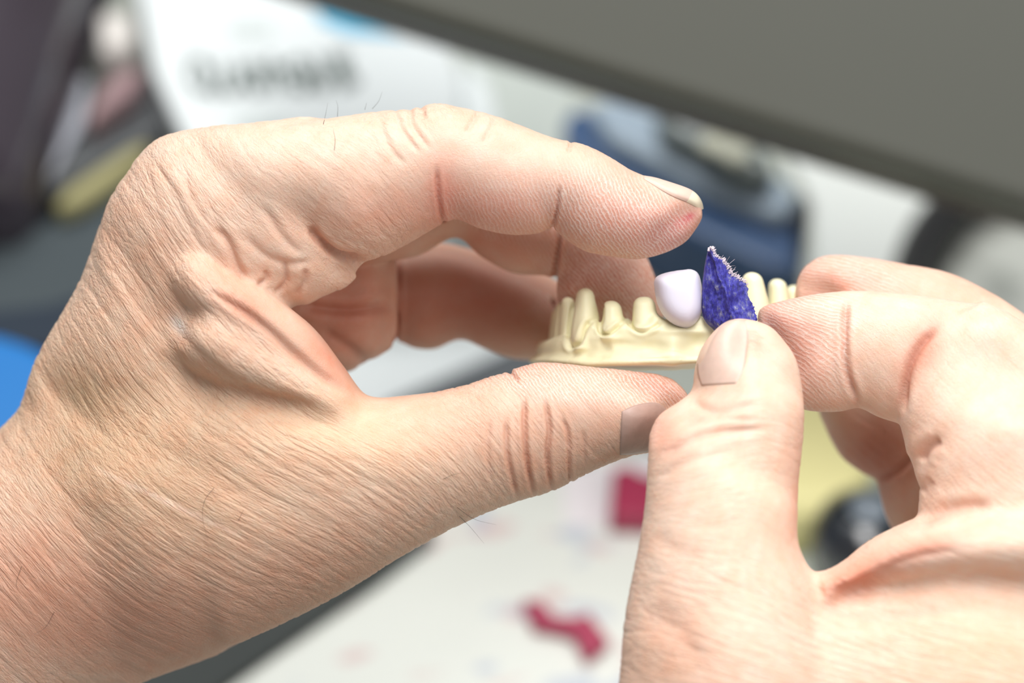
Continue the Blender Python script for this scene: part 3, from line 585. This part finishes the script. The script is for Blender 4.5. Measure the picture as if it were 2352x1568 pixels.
def tooth(px, z, top, gum, hw_t, hw_g, depth, lean=0, k=.5, pw=2.6):
    # px centre at the gum; top/gum px heights; half widths (px) at top/gum
    cx, _ = P(px, 800, z); yt = -(top - H / 2) * K * (FOC - z) / FOC; yg = -(gum - H / 2) * K * (FOC - z) / FOC
    sl = FD.box((cx - 8, yg - 2, z - depth - 1), (cx + 8, yt + 1, z + depth + 1), 2)
    X, Y, Z_ = np.meshgrid(FD.xs[sl[0]], FD.ys[sl[1]], FD.zs[sl[2]], indexing='ij')
    t = np.clip((Y - yg) / (yt - yg), 0, 1)
    a = K * (hw_g + (hw_t - hw_g) * t); dp = depth * (1 - .45 * t)
    xc = cx + lean * K * t
    a = a * (1 - .25 * np.clip(1 - t * 3.2, 0, 1) ** 2); rr = (np.abs((X - xc) / a) ** pw + np.abs((Z_ - z) / dp) ** pw) ** (1 / pw)
    f1 = (rr - 1) * np.minimum(a, dp); f2 = np.maximum(Y - yt, yg - 3 - Y); r = min(1.5, hw_t * K * .9)
    f = np.minimum(np.maximum(f1 + r, f2 + r), 0) + np.hypot(np.maximum(f1 + r, 0), np.maximum(f2 + r, 0)) - r
    FD.union(sl, f.astype(np.float32), k)
tooth(1287, -25, 704, 790, 18, 30, 4); tooth(1294, -20, 694, 790, 16, 28, 4.2, -2); tooth(1308, -15.5, 682, 790, 14, 28, 4.2, -4)
tooth(1346, -9.2, 661, 792, 18, 43, 4.9, -2, .25, 2.1); tooth(1408, -5.6, 690, 774, 20, 34, 4.2, -4, .25, 2.2); tooth(1482, -3.6, 681, 752, 24, 31, 3.4, -3, .9, 2.6)
tooth(1562, -3, 660, 745, 22, 34, 2.8); tooth(1650, -4.5, 680, 760, 26, 34, 3.4); tooth(1742, -11.5, 625, 770, 22, 44, 4.6, -16, .4, 2.2); tooth(1796, -19, 640, 760, 20, 36, 4.4, -12, .4, 2.3); tooth(1834, -27.5, 655, 750, 20, 32, 4.0, -12)
V, Q = FD.mesh(); me, co, no = subdiv(V, Q, 1); px, py = to_px(co)
d = np.zeros(len(co)); rd = np.zeros(len(co))
for (bx, by, rx, ry, amp) in [(1545, 800, 22, 34, .55), (1500, 800, 26, 16, -.4), (1600, 790, 26, 22, -.5), (1440, 790, 30, 14, -.35), (1395, 800, 24, 16, -.3), (1345, 815, 20, 14, -.3), (1480, 757, 34, 9, .35), (1395, 777, 26, 7, .3), (1575, 762, 46, 8, .4), (1480, 822, 120, 5, -.18), (1325, 800, 18, 6, .3)]:
    d += 1.7 * amp * np.exp(-((px - bx) / rx) ** 2 - ((py - by) / ry) ** 2) * (no[:, 2] > .1)
for pts, w, dp in [([(1303, 775), (1312, 798), (1330, 785), (1345, 750), (1362, 735)], 5, .9), ([(1375, 745), (1380, 762), (1392, 768), (1412, 755), (1434, 735)], 4, .8), ([(1440, 738), (1460, 758), (1480, 762), (1505, 750), (1520, 735)], 4, .6), ([(1383, 690), (1382, 730), (1378, 750)], 4, .5), ([(1316, 700), (1309, 740), (1305, 780)], 4, .5)]:
    groove(px, py, co, no, d, rd, pts, w, dp, -30, 20)
me.vertices.foreach_set('co', ((co + no * d[:, None]) / 1000).astype(np.float32).ravel()); me.update()
MODEL = link('dental_model', me, RESIN); MODEL.matrix_world = M_HAND
tag(MODEL, 'cream resin dental arch model with prepared tooth stubs resting on the left thumb', 'dental model')
# crown
PORC = mat('lilac_wax', (232, 228, 242), .38, spec=.4, sss=.25, sssr=(1, .95, 1), sscale=.0012, noise=.02, nscale=300)
x0, y0 = P(1490, 765, 0); x1, y1 = P(1630, 605, 0)
FC = Field(x0, x1, y0, y1, -8, 9, .22)
PO = np.array([P(*p, 0.5) for p in cr([(1512, 633), (1535, 626), (1575, 620), (1594, 621), (1605, 632), (1611, 660), (1613, 690), (1611, 715), (1603, 733), (1590, 747), (1574, 752), (1555, 747), (1538, 737), (1522, 720), (1512, 700), (1507, 680), (1504, 655), (1505, 640), (1512, 633)], 6)])
X, Y = np.meshgrid(FC.xs, FC.ys, indexing='ij'); dd, _ = seg_dist(X, Y, PO); ins = in_poly(X, Y, PO)
e = np.clip(1 - dd / 3.0, 0, 1); T = blur2(np.where(ins, 3.6 * (1 - e ** 2.3) ** (1 / 2.3), -dd * 1.5), 4)
cx, cy = P(1560, 690, 0); zz = .9 - .03 * (X - cx) ** 2 - .012 * (Y - cy) ** 2
FC.F = ((np.abs(FC.zs[None, None, :] - zz[..., None]) - T[..., None]) * .6).astype(np.float32)
V, Q = FC.mesh(14); me, co, no = subdiv(V, Q, 1); me.vertices.foreach_set('co', (co / 1000).astype(np.float32).ravel()); me.update()
CROWN = link('tooth_crown', me, PORC); CROWN.matrix_world = M_HAND
tag(CROWN, 'smooth lilac white tooth crown seated on the dental model', 'tooth crown')

# ------------------------------------------------------------------ blue articulating paper
def paper_mat():
    m = mat('blue_paper', (44, 44, 150), .5, noise=0, bump=0); nt = m.node_tree; b = nt.nodes['Principled BSDF']; L = nt.links
    tc = nt.nodes['Texture Coordinate']; n = nt.nodes['Noise Texture']; n.inputs['Scale'].default_value = 900; n.inputs['Detail'].default_value = 6; n.inputs['Roughness'].default_value = .75
    mpp = nt.nodes.new('ShaderNodeMapping'); mpp.inputs['Scale'].default_value = (1.1, .42, 1); L.new(tc.outputs['Object'], mpp.inputs[0]); L.new(mpp.outputs[0], n.inputs['Vector'])
    r = nt.nodes.new('ShaderNodeValToRGB'); e = r.color_ramp.elements
    e[0].position = .33; e[0].color = (*lin((34, 32, 88)), 1); e[1].position = .72; e[1].color = (*lin((190, 186, 214)), 1)
    for p, c in ((.44, (44, 42, 128)), (.52, (60, 56, 168)), (.60, (96, 98, 150))): x = e.new(p); x.color = (*lin(c), 1)
    L.new(n.outputs['Fac'], r.inputs[0])
    n2 = nt.nodes.new('ShaderNodeTexNoise'); n2.inputs['Scale'].default_value = 260; n2.inputs['Detail'].default_value = 3; L.new(tc.outputs['Object'], n2.inputs['Vector'])
    mr = nt.nodes.new('ShaderNodeMapRange'); mr.inputs[1].default_value = .66; mr.inputs[2].default_value = .70; L.new(n2.outputs['Fac'], mr.inputs[0])
    mx = nt.nodes.new('ShaderNodeMix'); mx.data_type = 'RGBA'; L.new(mr.outputs[0], mx.inputs['Factor']); L.new(r.outputs[0], mx.inputs['A']); mx.inputs['B'].default_value = (*lin((196, 202, 214)), 1)
    L.new(mx.outputs['Result'], b.inputs['Base Color'])
    bp = nt.nodes.new('ShaderNodeBump'); bp.inputs['Distance'].default_value = .0003; bp.inputs['Strength'].default_value = .8; L.new(n.outputs['Fac'], bp.inputs['Height']); L.new(bp.outputs['Normal'], b.inputs['Normal'])
    return m
def curve_r(pts, n, c=8):
    a = cr(np.array(pts, float), c); i = np.linspace(0, len(a) - 1, n); return np.stack([np.interp(i, np.arange(len(a)), a[:, k]) for k in range(a.shape[1])], 1)
nu, nv = 70, 34
eA = curve_r([(1627, 570), (1620, 600), (1614, 640), (1612, 680), (1612, 715), (1620, 738), (1641, 760), (1655, 790)], nu)
eB = curve_r([(1634, 572), (1648, 590), (1668, 606), (1680, 628), (1700, 640), (1716, 655), (1720, 680), (1731, 703), (1737, 725), (1738, 745), (1735, 790)], nu)
for i in range(nu): eB[i] += (random.uniform(-2.2, 2.2), random.uniform(-1.5, 1.5))
V = []
for i in range(nu):
    for j in range(nv):
        t = j / (nv - 1); s = i / (nu - 1); p = eA[i] * (1 - t) + eB[i] * t
        z = 3.6 + 1.8 * s - 1.8 * abs(t - (.55)) * 2 * (.3 + s) + .9 * (1 - abs(t - .55) * 2) ** 6 + .5 * math.sin(t * 9 + s * 7) * s
        z += .5 * mnoise.noise(Vector((p[0] / 14, p[1] / 30, 3))) + .25 * mnoise.noise(Vector((p[0] / 5, p[1] / 8, 9)))
        z -= 1.2 * (1 - min(1, t * 9)) ** 2
        x, y = P(p[0], p[1], z); V.append((x / 1000, y / 1000, z / 1000))
Q = [(i * nv + j, (i + 1) * nv + j, (i + 1) * nv + j + 1, i * nv + j + 1) for i in range(nu - 1) for j in range(nv - 1)]
SCRAP = link('paper_scrap', npmesh('paper_scrap', V, Q), paper_mat()); SCRAP.matrix_world = M_HAND
s = SCRAP.modifiers.new('s', 'SOLIDIFY'); s.thickness = .00012; s.offset = -1
tag(SCRAP, 'torn deep blue articulating paper scrap held upright beside the lilac crown', 'paper scrap')
# white torn edge
bm = bmesh.new(); VV = np.array(V).reshape(nu, nv, 3) * 1000
for i in range(0, 34):
    a = VV[i, -1]
    for k in range(5):
        b = a + np.array([random.uniform(-.1, .5), random.uniform(-.1, .5), random.uniform(-.1, .3)]); w = random.uniform(.08, .2)
        c = a + np.array([random.uniform(-.4, .1), random.uniform(-.3, .1), .12])
        vs = [bm.verts.new(Vector(q) / 1000) for q in (c, c + np.array([w, w * .6, .05]), b + np.array([w * .5, 0, .05]), b)]
        bm.faces.new(vs)
for k in range(26):
    a = VV[0, -1 if k % 2 else nv // 2] + np.array([random.uniform(-.25, .5), random.uniform(-.5, .35), random.uniform(0, .35)])
    bmesh.ops.create_icosphere(bm, subdivisions=1, radius=random.uniform(.1, .24) / 1000, matrix=Matrix.Translation(Vector(a) / 1000))
for k in range(9):
    a = VV[random.randint(3, 25), -1]; e = a + np.array([random.uniform(.2, 1.4), random.uniform(.1, 1.4), .2])
    vs = [bm.verts.new(Vector(q) / 1000) for q in (a, a + np.array([.05, .03, 0]), e)]; bm.faces.new(vs)
me = bpy.data.meshes.new('torn_edge'); bm.to_mesh(me); bm.free()
te = link('torn_edge', me, mat('white_fibre', (236, 222, 230), .8), SCRAP, False); te['label'] = 'white fibrous torn edge'
s = te.modifiers.new('s', 'SOLIDIFY'); s.thickness = .00006

# ------------------------------------------------------------------ the bench behind
def slab(name, pts, h0, h1, m, parent=None, bevel=.002, seg=3, smooth=False):
    # prism whose upper outline passes through the given photo px at height h1
    bm = bmesh.new(); top = [bm.verts.new(D(x, y, h1)) for x, y in pts]; bot = [bm.verts.new((v.co.x, v.co.y, h0)) for v in top]
    n = len(pts); bm.faces.new(top); bm.faces.new(bot[::-1])
    for i in range(n): bm.faces.new((top[i], bot[i], bot[(i + 1) % n], top[(i + 1) % n]))
    bmesh.ops.recalc_face_normals(bm, faces=bm.faces)
    me = bpy.data.meshes.new(name); bm.to_mesh(me); bm.free(); o = link(name, me, m, parent, smooth)
    if bevel: b = o.modifiers.new('b', 'BEVEL'); b.width = bevel; b.segments = seg; b.limit_method = 'ANGLE'
    return o
def cbox(name, c, size, rot, m, parent=None, bevel=.004, seg=4):     # box placed in space, camera-independent rotation matrix
    bm = bmesh.new(); bmesh.ops.create_cube(bm, size=1, matrix=Matrix.Diagonal((*size, 1)))
    me = bpy.data.meshes.new(name); bm.to_mesh(me); bm.free(); o = link(name, me, m, parent, False)
    o.matrix_world = Matrix.Translation(c) @ rot.to_4x4()
    b = o.modifiers.new('b', 'BEVEL'); b.width = bevel; b.segments = seg
    return o
def paper_print(name, base, inks, thr=.66):
    m = mat(name, base, .75, noise=.03, nscale=30); nt = m.node_tree; L = nt.links; b = nt.nodes['Principled BSDF']
    prev = nt.nodes['Mix'].outputs['Result']; tc = nt.nodes['Texture Coordinate']
    for i, c in enumerate(inks):
        mp = nt.nodes.new('ShaderNodeMapping'); mp.inputs['Location'].default_value = (i * 3.1, i * 1.7, 0); mp.inputs['Scale'].default_value = (1, 1.6, 1); mp.inputs['Rotation'].default_value = (0, 0, -.5)
        L.new(tc.outputs['Object'], mp.inputs[0])
        n = nt.nodes.new('ShaderNodeTexNoise'); n.inputs['Scale'].default_value = 48; n.inputs['Detail'].default_value = 1; L.new(mp.outputs[0], n.inputs['Vector'])
        r = nt.nodes.new('ShaderNodeMapRange'); r.inputs[1].default_value = thr; r.inputs[2].default_value = thr + .06; r.inputs[4].default_value = .35; L.new(n.outputs['Fac'], r.inputs[0])
        x = nt.nodes.new('ShaderNodeMix'); x.data_type = 'RGBA'; L.new(r.outputs[0], x.inputs['Factor']); L.new(prev, x.inputs['A']); x.inputs['B'].default_value = (*lin(c), 1); prev = x.outputs['Result']
    L.new(prev, b.inputs['Base Color']); return m
BENCH = cbox('workbench', Vector((0, .6, -.02)), (1.6, 1.3, .04), Matrix.Identity(3), mat('bench_laminate', (176, 180, 170), .5, noise=.05, nscale=14), None, .004)
tag(BENCH, 'pale grey green workbench top under everything', 'workbench')
LEGM = mat('bench_leg_steel', (120, 122, 120), .4)
for x, y in ((-.74, .02), (.74, .02), (-.74, 1.18), (.74, 1.18)):
    l = cbox('leg', Vector((x, y, -.395)), (.05, .05, .71), Matrix.Identity(3), LEGM, None, .003); l.parent = BENCH; l.matrix_parent_inverse = BENCH.matrix_world.inverted()
tag(cbox('floor', Vector((0, .4, -.80)), (4.4, 4.4, .1), Matrix.Identity(3), mat('floor_vinyl', (150, 150, 146), .5, noise=.06, nscale=6), None, 0), kind='structure')
tag(cbox('wall_back', Vector((0, 2.55, .5)), (4.4, .1, 2.5), Matrix.Identity(3), mat('wall_paint', (205, 205, 198), .8, noise=.02, nscale=4), None, 0), kind='structure')
PRT = paper_print('printed_paper', (226, 228, 220), [(120, 140, 190), (200, 110, 120)], .60)
WHT = mat('white_paper', (222, 227, 227), .7, noise=.02, nscale=20)
SLATE = mat('slate_plastic', (58, 67, 71), .75, noise=.1, nscale=25)
DARK = mat('dark_rubber', (52, 52, 54), .55, noise=.1, nscale=30)
RED = mat('red_wax', (164, 48, 80), .45, noise=.06, nscale=120)
# printed sheet in the lower middle
o = slab('paper_sheet', [(150, 1700), (1130, 1120), (1330, 1040), (1700, 1040), (1760, 1700)], .0, .0012, PRT, None, 0)
tag(o, 'white printed sheet with faint pink and blue marks in the lower middle', 'paper sheet')
# dark slab standing in for the soft shadow below the forearm
o = slab('shade_slab', [(-300, 1990), (330, 1700), (620, 1500), (860, 1340), (1000, 1235), (950, 1120), (-300, 1300)], .0014, .004, mat('shade_charcoal', (58, 62, 60), .8, noise=.1, nscale=60), None, .004)
tag(o, 'charcoal slab standing in for the shadow under the left forearm', 'painted shadow')
# red wax pieces
o = slab('wax_piece', [(1408, 1074), (1445, 1066), (1475, 1085), (1540, 1100), (1530, 1190), (1400, 1186)], .0014, .008, RED, None, .001)
tag(o, 'crimson wax block standing on the white card left of the right thumb', 'wax piece')
o = slab('wax_piece', [(1200, 1372), (1245, 1376), (1275, 1410), (1330, 1412), (1350, 1400), (1372, 1430), (1402, 1468), (1345, 1512), (1318, 1452), (1255, 1438), (1225, 1436)], .0014, .005, RED, None, .001)
tag(o, 'crimson twisted wax strip lying on the printed sheet at the bottom', 'wax piece')
o = slab('paper_card', [(1290, 1085), (1400, 1060), (1560, 1050), (1560, 1215), (1300, 1205)], .0012, .0014, mat('pink_white_card', (236, 230, 232), .7), None, 0)
tag(o, 'small pinkish white card under the crimson wax block', 'card')
# white sheet and grey ruler seen under the left palm
o = slab('paper_sheet', [(560, 620), (1190, 480), (1300, 760), (880, 960), (640, 1000)], .0, .002, WHT, None, 0)
tag(o, 'white sheet seen through the gap of the left hand', 'paper sheet')
o = slab('grey_ruler', [(880, 925), (1250, 760), (1420, 840), (1420, 905), (1000, 1010)], .0021, .008, mat('grey_plastic', (88, 92, 96), .4, noise=.05, nscale=30), None, .001)
tag(o, 'dark grey flat bar above the left thumb', 'bar')
# labelled white box with blurry lettering
LB = bpy.data.objects.new('label_box', None); COL.objects.link(LB); LB.location = D(700, 180, .0)
tag(LB, 'white box with grey lettering and a cyan patch at upper left', 'box')
def keep(o, par):
    o.parent = par; o.matrix_parent_inverse = Matrix.Translation(par.location).inverted(); return o
hB = .045
keep(slab('box_body', [(285, -160), (900, -160), (1000, 60), (1030, 95), (1062, 170), (1062, 420), (470, 420), (350, 160)], .0, hB, WHT, None, .002), LB)
keep(slab('cyan_patch', [(690, -60), (900, -60), (935, 82), (800, 74), (738, 48), (712, 0)], hB + .0001, hB + .0005, mat('cyan_print', (70, 176, 214), .5), None, 0), LB)
INK = mat('grey_ink', (112, 121, 118), .6)
bm = bmesh.new()
def stroke(a, b, w):
    w *= 1.3
    a, b = Vector(a), Vector(b); d = (b - a).normalized(); n = Vector((-d.y, d.x)) * w / 2
    vs = [bm.verts.new(D(q.x, q.y, hB + .0004)) for q in (a - n, b - n, b + n, a + n)]
    try: bm.faces.new(vs)
    except ValueError: pass
def arc(cx, cy, rx, ry, a0, a1, w, sk=.18):
    pr = None
    for k in range(9):
        a = math.radians(a0 + (a1 - a0) * k / 8); y = cy + ry * math.sin(a); q = (cx + rx * math.cos(a) + sk * (y - cy), y)
        if pr: stroke(pr, q, w)
        pr = q
arc(458, 172, 24, 40, 0, 360, 13); stroke((478, 190), (500, 222), 12); stroke((505, 135), (512, 200), 12); arc(525, 185, 20, 28, 0, 180, 12); stroke((545, 140), (552, 212), 12)
arc(583, 178, 22, 34, 0, 360, 13); stroke((590, 176), (614, 210), 10); stroke((622, 130), (636, 212), 13); stroke((595, 150), (660, 160), 10); stroke((650, 145), (668, 212), 11)
arc(690, 172, 22, 36, -150, 150, 13); stroke((664, 172), (706, 172), 10); arc(737, 185, 16, 22, 0, 360, 10); stroke((725, 125), (750, 205), 11)
stroke((760, 122), (792, 206), 14); stroke((778, 118), (812, 200), 16); stroke((765, 128), (806, 130), 10); stroke((785, 182), (826, 182), 12)
me = bpy.data.meshes.new('lettering'); bmesh.ops.recalc_face_normals(bm, faces=bm.faces); bm.to_mesh(me); bm.free()
keep(link('lettering', me, INK, None, False), LB)
bm = bmesh.new()
PALE = mat('pale_ink', (205, 212, 210), .6)
for a_, b_ in (((525, 66), (625, 66)), ((540, 282), (660, 282))):
    bm = bmesh.new(); stroke(a_, b_, 30); me = bpy.data.meshes.new('small_print'); bm.to_mesh(me); bm.free(); keep(link('small_print', me, PALE, None, False), LB)
# second white carton right behind it
o = slab('carton', [(1060, 120), (1125, 190), (1150, 300), (1200, 520), (1075, 520), (1064, 300)], .0, .03, WHT, None, .002)
tag(o, 'narrow white carton just right of the lettered box', 'box')
# slate tool case on the left
o = slab('tool_case', [(-200, 640), (160, 470), (330, 380), (455, 300), (600, 500), (500, 790), (-200, 880)], .0, .03, SLATE, None, .004)
tag(o, 'slate grey case behind the left wrist', 'case')
o = slab('tool_case', [(40, 350), (130, 310), (310, 180), (340, 150), (420, 270), (300, 340), (120, 430), (0, 490)], .0, .035, mat('charcoal_case', (66, 68, 70), .4, noise=.12, nscale=30), None, .005)
tag(o, 'charcoal strip shaped case left of the lettered box', 'case')
o = slab('wax_stick', [(120, 472), (150, 432), (215, 388), (300, 335), (345, 318), (330, 352), (262, 410), (200, 452), (150, 474)], .0302, .037, mat('olive_wax', (150, 144, 100), .6), None, .002)
tag(o, 'olive yellow wax stick on the slate case at left', 'wax stick')
o = slab('eraser', [(196, 262), (240, 188), (300, 150), (330, 160), (300, 210), (240, 252), (205, 280)], .0352, .043, mat('dusty_pink', (150, 122, 124), .5), None, .002)
tag(o, 'dusty pink eraser on the charcoal case at left', 'eraser')
o = slab('plaster_block', [(222, 20), (300, 24), (310, 95), (228, 118)], .0, .05, mat('plaster', (214, 208, 202), .7), None, .003)
tag(o, 'small off white plaster block beside the lettered box', 'block')
o = slab('pouch', [(-200, 720), (110, 690), (240, 650), (260, 760), (120, 800), (-200, 840)], .0302, .038, mat('navy_fabric', (36, 46, 58), .9, noise=.1, nscale=60), None, .003)
tag(o, 'dark navy pouch on the slate case above the blue lid', 'pouch')
# blue lid at the far left
bm = bmesh.new(); c = D(-165, 1105, .03)
bmesh.ops.create_cone(bm, cap_ends=True, segments=64, radius1=.047, radius2=.044, depth=.02, matrix=Matrix.Translation(c))
me = bpy.data.meshes.new('blue_lid'); bm.to_mesh(me); bm.free(); o = link('jar_lid', me, mat('bright_blue', (20, 112, 184), .35), None, False)
b = o.modifiers.new('b', 'BEVEL'); b.width = .003; b.segments = 3; b.limit_method = 'ANGLE'
tag(o, 'bright blue round lid at the left edge behind the wrist', 'lid')
bm = bmesh.new(); bmesh.ops.create_cone(bm, cap_ends=True, segments=64, radius1=.046, radius2=.046, depth=.0198, matrix=Matrix.Translation((c.x, c.y, .0099)))
me = bpy.data.meshes.new('jar'); bm.to_mesh(me); bm.free(); jb = link('jar_body', me, mat('jar_white', (200, 210, 215), .4)); jb.parent = o
# dark glossy bottle at the upper left
BT = bpy.data.objects.new('bottle', None); COL.objects.link(BT); BT.location = D(-40, 300, 0)
tag(BT, 'dark purple glossy rounded bottle at the upper left corner', 'bottle')
def lathe(name, prof, m, axis, base, parent):
    bm = bmesh.new(); R = axis.to_track_quat('Z', 'Y').to_matrix(); rings = []
    for r_, z_ in prof:
        rings.append([bm.verts.new(base + R @ Vector((r_ * math.cos(a), r_ * math.sin(a), z_))) for a in np.linspace(0, 2 * math.pi, 64, endpoint=False)])
    for a, b_ in zip(rings, rings[1:]):
        for k in range(64): bm.faces.new((a[k], a[(k + 1) % 64], b_[(k + 1) % 64], b_[k]))
    bm.faces.new(rings[0][::-1]); bm.faces.new(rings[-1]); bmesh.ops.recalc_face_normals(bm, faces=bm.faces)
    me = bpy.data.meshes.new(name); bm.to_mesh(me); bm.free(); return keep(link(name, me, m, None, True), parent)
ax = (D(190, -40, .04) - D(-10, 520, .04)).normalized()
lathe('bottle_body', [(.001, 0), (.030, .002), (.034, .01), (.034, .12), (.028, .14), (.014, .15), (.012, .17), (.001, .171)], mat('purple_glass', (62, 54, 62), .16, coat=.6, spec=.7), ax, D(-30, 520, .036) + Vector((-.022, 0, 0)), BT)
# pale strip added as the glassy highlight along the bottle's edge
o = slab('bottle_glint', [(60, 440), (130, 300), (150, 190), (175, 150), (205, 190), (190, 280), (120, 400), (90, 430)], .036, .0365, mat('glint_grey', (170, 172, 180), .15, coat=1), None, 0)
tag(o, 'shiny grey plastic film strip beside the dark bottle', 'highlight')
# grey lamp housing across the upper right
RB = Matrix((RT, UP, -FW)).transposed()
ang = -math.atan2(505, 1612)
def inview(px, py, depth): return CAM + (FW + RT * ((px - W / 2) * .36 / W) + UP * (-(py - H / 2) * .36 / W)) * depth
GREY = mat('grey_housing', (84, 85, 77), .55, noise=.04, nscale=12)
HS = bpy.data.objects.new('lamp_housing', None); COL.objects.link(HS)
dz = .66; s_ = dz * .36 / W
mid = inview((740 + 2352) / 2, (0 + 500) / 2, dz); R2 = RB @ Matrix.Rotation(ang, 3, 'Z') ; HS.location = mid
tag(HS, 'large grey bench lamp housing crossing the upper right corner', 'lamp housing')
upv = R2 @ Vector((0, 1, 0)); rtv = R2 @ Vector((1, 0, 0)); fv = R2 @ Vector((0, 0, 1))
keep(cbox('housing_shell', mid + upv * .036 + rtv * .13 - fv * .012, (.48, .068, .03), R2, GREY, None, .004), HS)
keep(cbox('housing_lip', mid + upv * .0215 + rtv * .13 - fv * .040, (.48, .04, .02), R2, mat('brown_lip', (78, 66, 60), .5), None, .004), HS)
# navy stapler-like device
NAVY = mat('navy_plastic', (62, 90, 130), .38, noise=.05, nscale=20); STEEL = mat('steel_blue', (160, 176, 190), .4)
ST = bpy.data.objects.new('instrument_case', None); COL.objects.link(ST); ST.location = D(1580, 420, 0); tag(ST, 'navy blue case with a paler top behind the index finger', 'case')
keep(slab('case_body', [(1292, 262), (1330, 236), (1700, 380), (1850, 470), (1845, 610), (1780, 625), (1560, 520), (1300, 330)], .0, .030, NAVY, None, .006), ST)
keep(slab('case_lid', [(1345, 232), (1420, 218), (1640, 300), (1800, 400), (1840, 450), (1800, 500), (1640, 440), (1400, 315)], .0301, .036, STEEL, None, .004), ST)
keep(slab('case_strap', [(1830, 440), (1862, 455), (1858, 520), (1832, 540)], .0, .037, DARK, None, .002), ST)
o = slab('clear_vial', [(1500, 215), (1680, 260), (1760, 330), (1790, 390), (1700, 390), (1610, 330), (1520, 290)], .0362, .046, mat('grey_glass', (120, 128, 126), .2, noise=.25, nscale=80), None, .004)
tag(o, 'grey translucent vial tray on the navy case', 'tray')
for k, (x, y) in enumerate([(1690, 352), (1640, 330)]):
    bm = bmesh.new(); bmesh.ops.create_uvsphere(bm, u_segments=24, v_segments=12, radius=.0042, matrix=Matrix.Translation(D(x, y, .0468)) @ Matrix.Diagonal((1, 1, .5, 1)))
    me = bpy.data.meshes.new('bead'); bm.to_mesh(me); bm.free(); o = link('bead', me, mat('pearl', (206, 206, 186), .3)); 
    tag(o, ['larger pale bead on the grey vial tray', 'smaller pale bead left on the grey vial tray'][k], 'bead')
# white sheets to the right
o = slab('paper_sheet', [(1740, 240), (2260, 380), (2220, 430), (2130, 520), (2090, 640), (2090, 760), (1900, 700), (1870, 640), (1866, 470)], .0, .004, mat('grey_white_paper', (214, 217, 212), .7, noise=.03, nscale=20), None, .0005)
tag(o, 'white curled sheet between the navy case and the black cable', 'paper sheet')
o = slab('paper_sheet', [(2150, 470), (2600, 480), (2600, 900), (2110, 900), (2100, 640)], .0, .002, paper_print('speckled_paper', (188, 190, 182), [(90, 96, 92), (110, 112, 104)], .55), None, 0)
tag(o, 'greyish speckled sheet at the right edge above the knuckle', 'paper sheet')
bm = bmesh.new(); cpts = [D(x, y, .012) for x, y in [(2460, 405), (2330, 412), (2240, 440), (2175, 490), (2125, 560), (2100, 640), (2100, 760), (2120, 900)]]
cu = bpy.data.curves.new('cable', 'CURVE'); cu.dimensions = '3D'; cu.bevel_depth = .0065; cu.bevel_resolution = 6; sp = cu.splines.new('POLY'); C = cr(np.array([tuple(p) for p in cpts]), 8); sp.points.add(len(C) - 1)
for i, p in enumerate(C): sp.points[i].co = (*p, 1)
cu.materials.append(mat('black_cable', (28, 27, 28), .4)); t = bpy.data.objects.new('t', cu); o = link('cable', bpy.data.meshes.new_from_object(t)); bpy.data.objects.remove(t); tag(o, 'thick black cable curving down at the right above the speckled sheet', 'cable')
# pale tray behind fingers in the middle
o = slab('tray', [(1060, 90), (1290, 150), (1330, 200), (1300, 400), (1700, 560), (1900, 640), (1900, 760), (1300, 760), (1130, 420)], .0, .003, mat('grey_tray', (178, 184, 178), .5, noise=.1, nscale=40), None, .001)
tag(o, 'pale grey tray behind the left fingertips and the model', 'tray')
# yellow pot and black knob in the gap of the right hand
bm = bmesh.new(); YC = D(1830, 1030, .012)
o = slab('yellow_block', [(1700, 880), (1960, 880), (2020, 1010), (1985, 1120), (1900, 1165), (1770, 1175)], .0, .02, mat('pale_yellow', (240, 232, 168), .6), None, .006)
tag(o, 'pale yellow sponge block seen between the right thumb and index finger', 'block')
KN = bpy.data.objects.new('rotary_knob', None); COL.objects.link(KN); KN.location = D(1985, 1170, 0); tag(KN, 'glossy black rotary knob beside the yellow block', 'knob')
kc = D(1990, 1165, .02)
lathe('knob_body', [(.001, 0), (.0135, 0), (.0135, .014), (.012, .019), (.007, .022), (.0005, .023)], mat('black_gloss', (40, 44, 50), .22, coat=.7), Vector((0, 0, 1)), Vector((kc.x, kc.y - .004, 0.0003)), KN)
lathe('knob_cap', [(.0005, 0), (.005, 0), (.005, .0012), (.0005, .0016)], mat('cap_grey', (130, 140, 150), .3), Vector((0, 0, 1)), Vector((kc.x, kc.y - .004, .0234)), KN)
o = slab('paper_sheet', [(1700, 1185), (2100, 1170), (2200, 1290), (2200, 1500), (1700, 1500)], .0, .0016, mat('green_white_paper', (218, 224, 214), .7, noise=.06, nscale=60), None, 0)
tag(o, 'pale sheet below the black knob in the gap of the right hand', 'paper sheet')
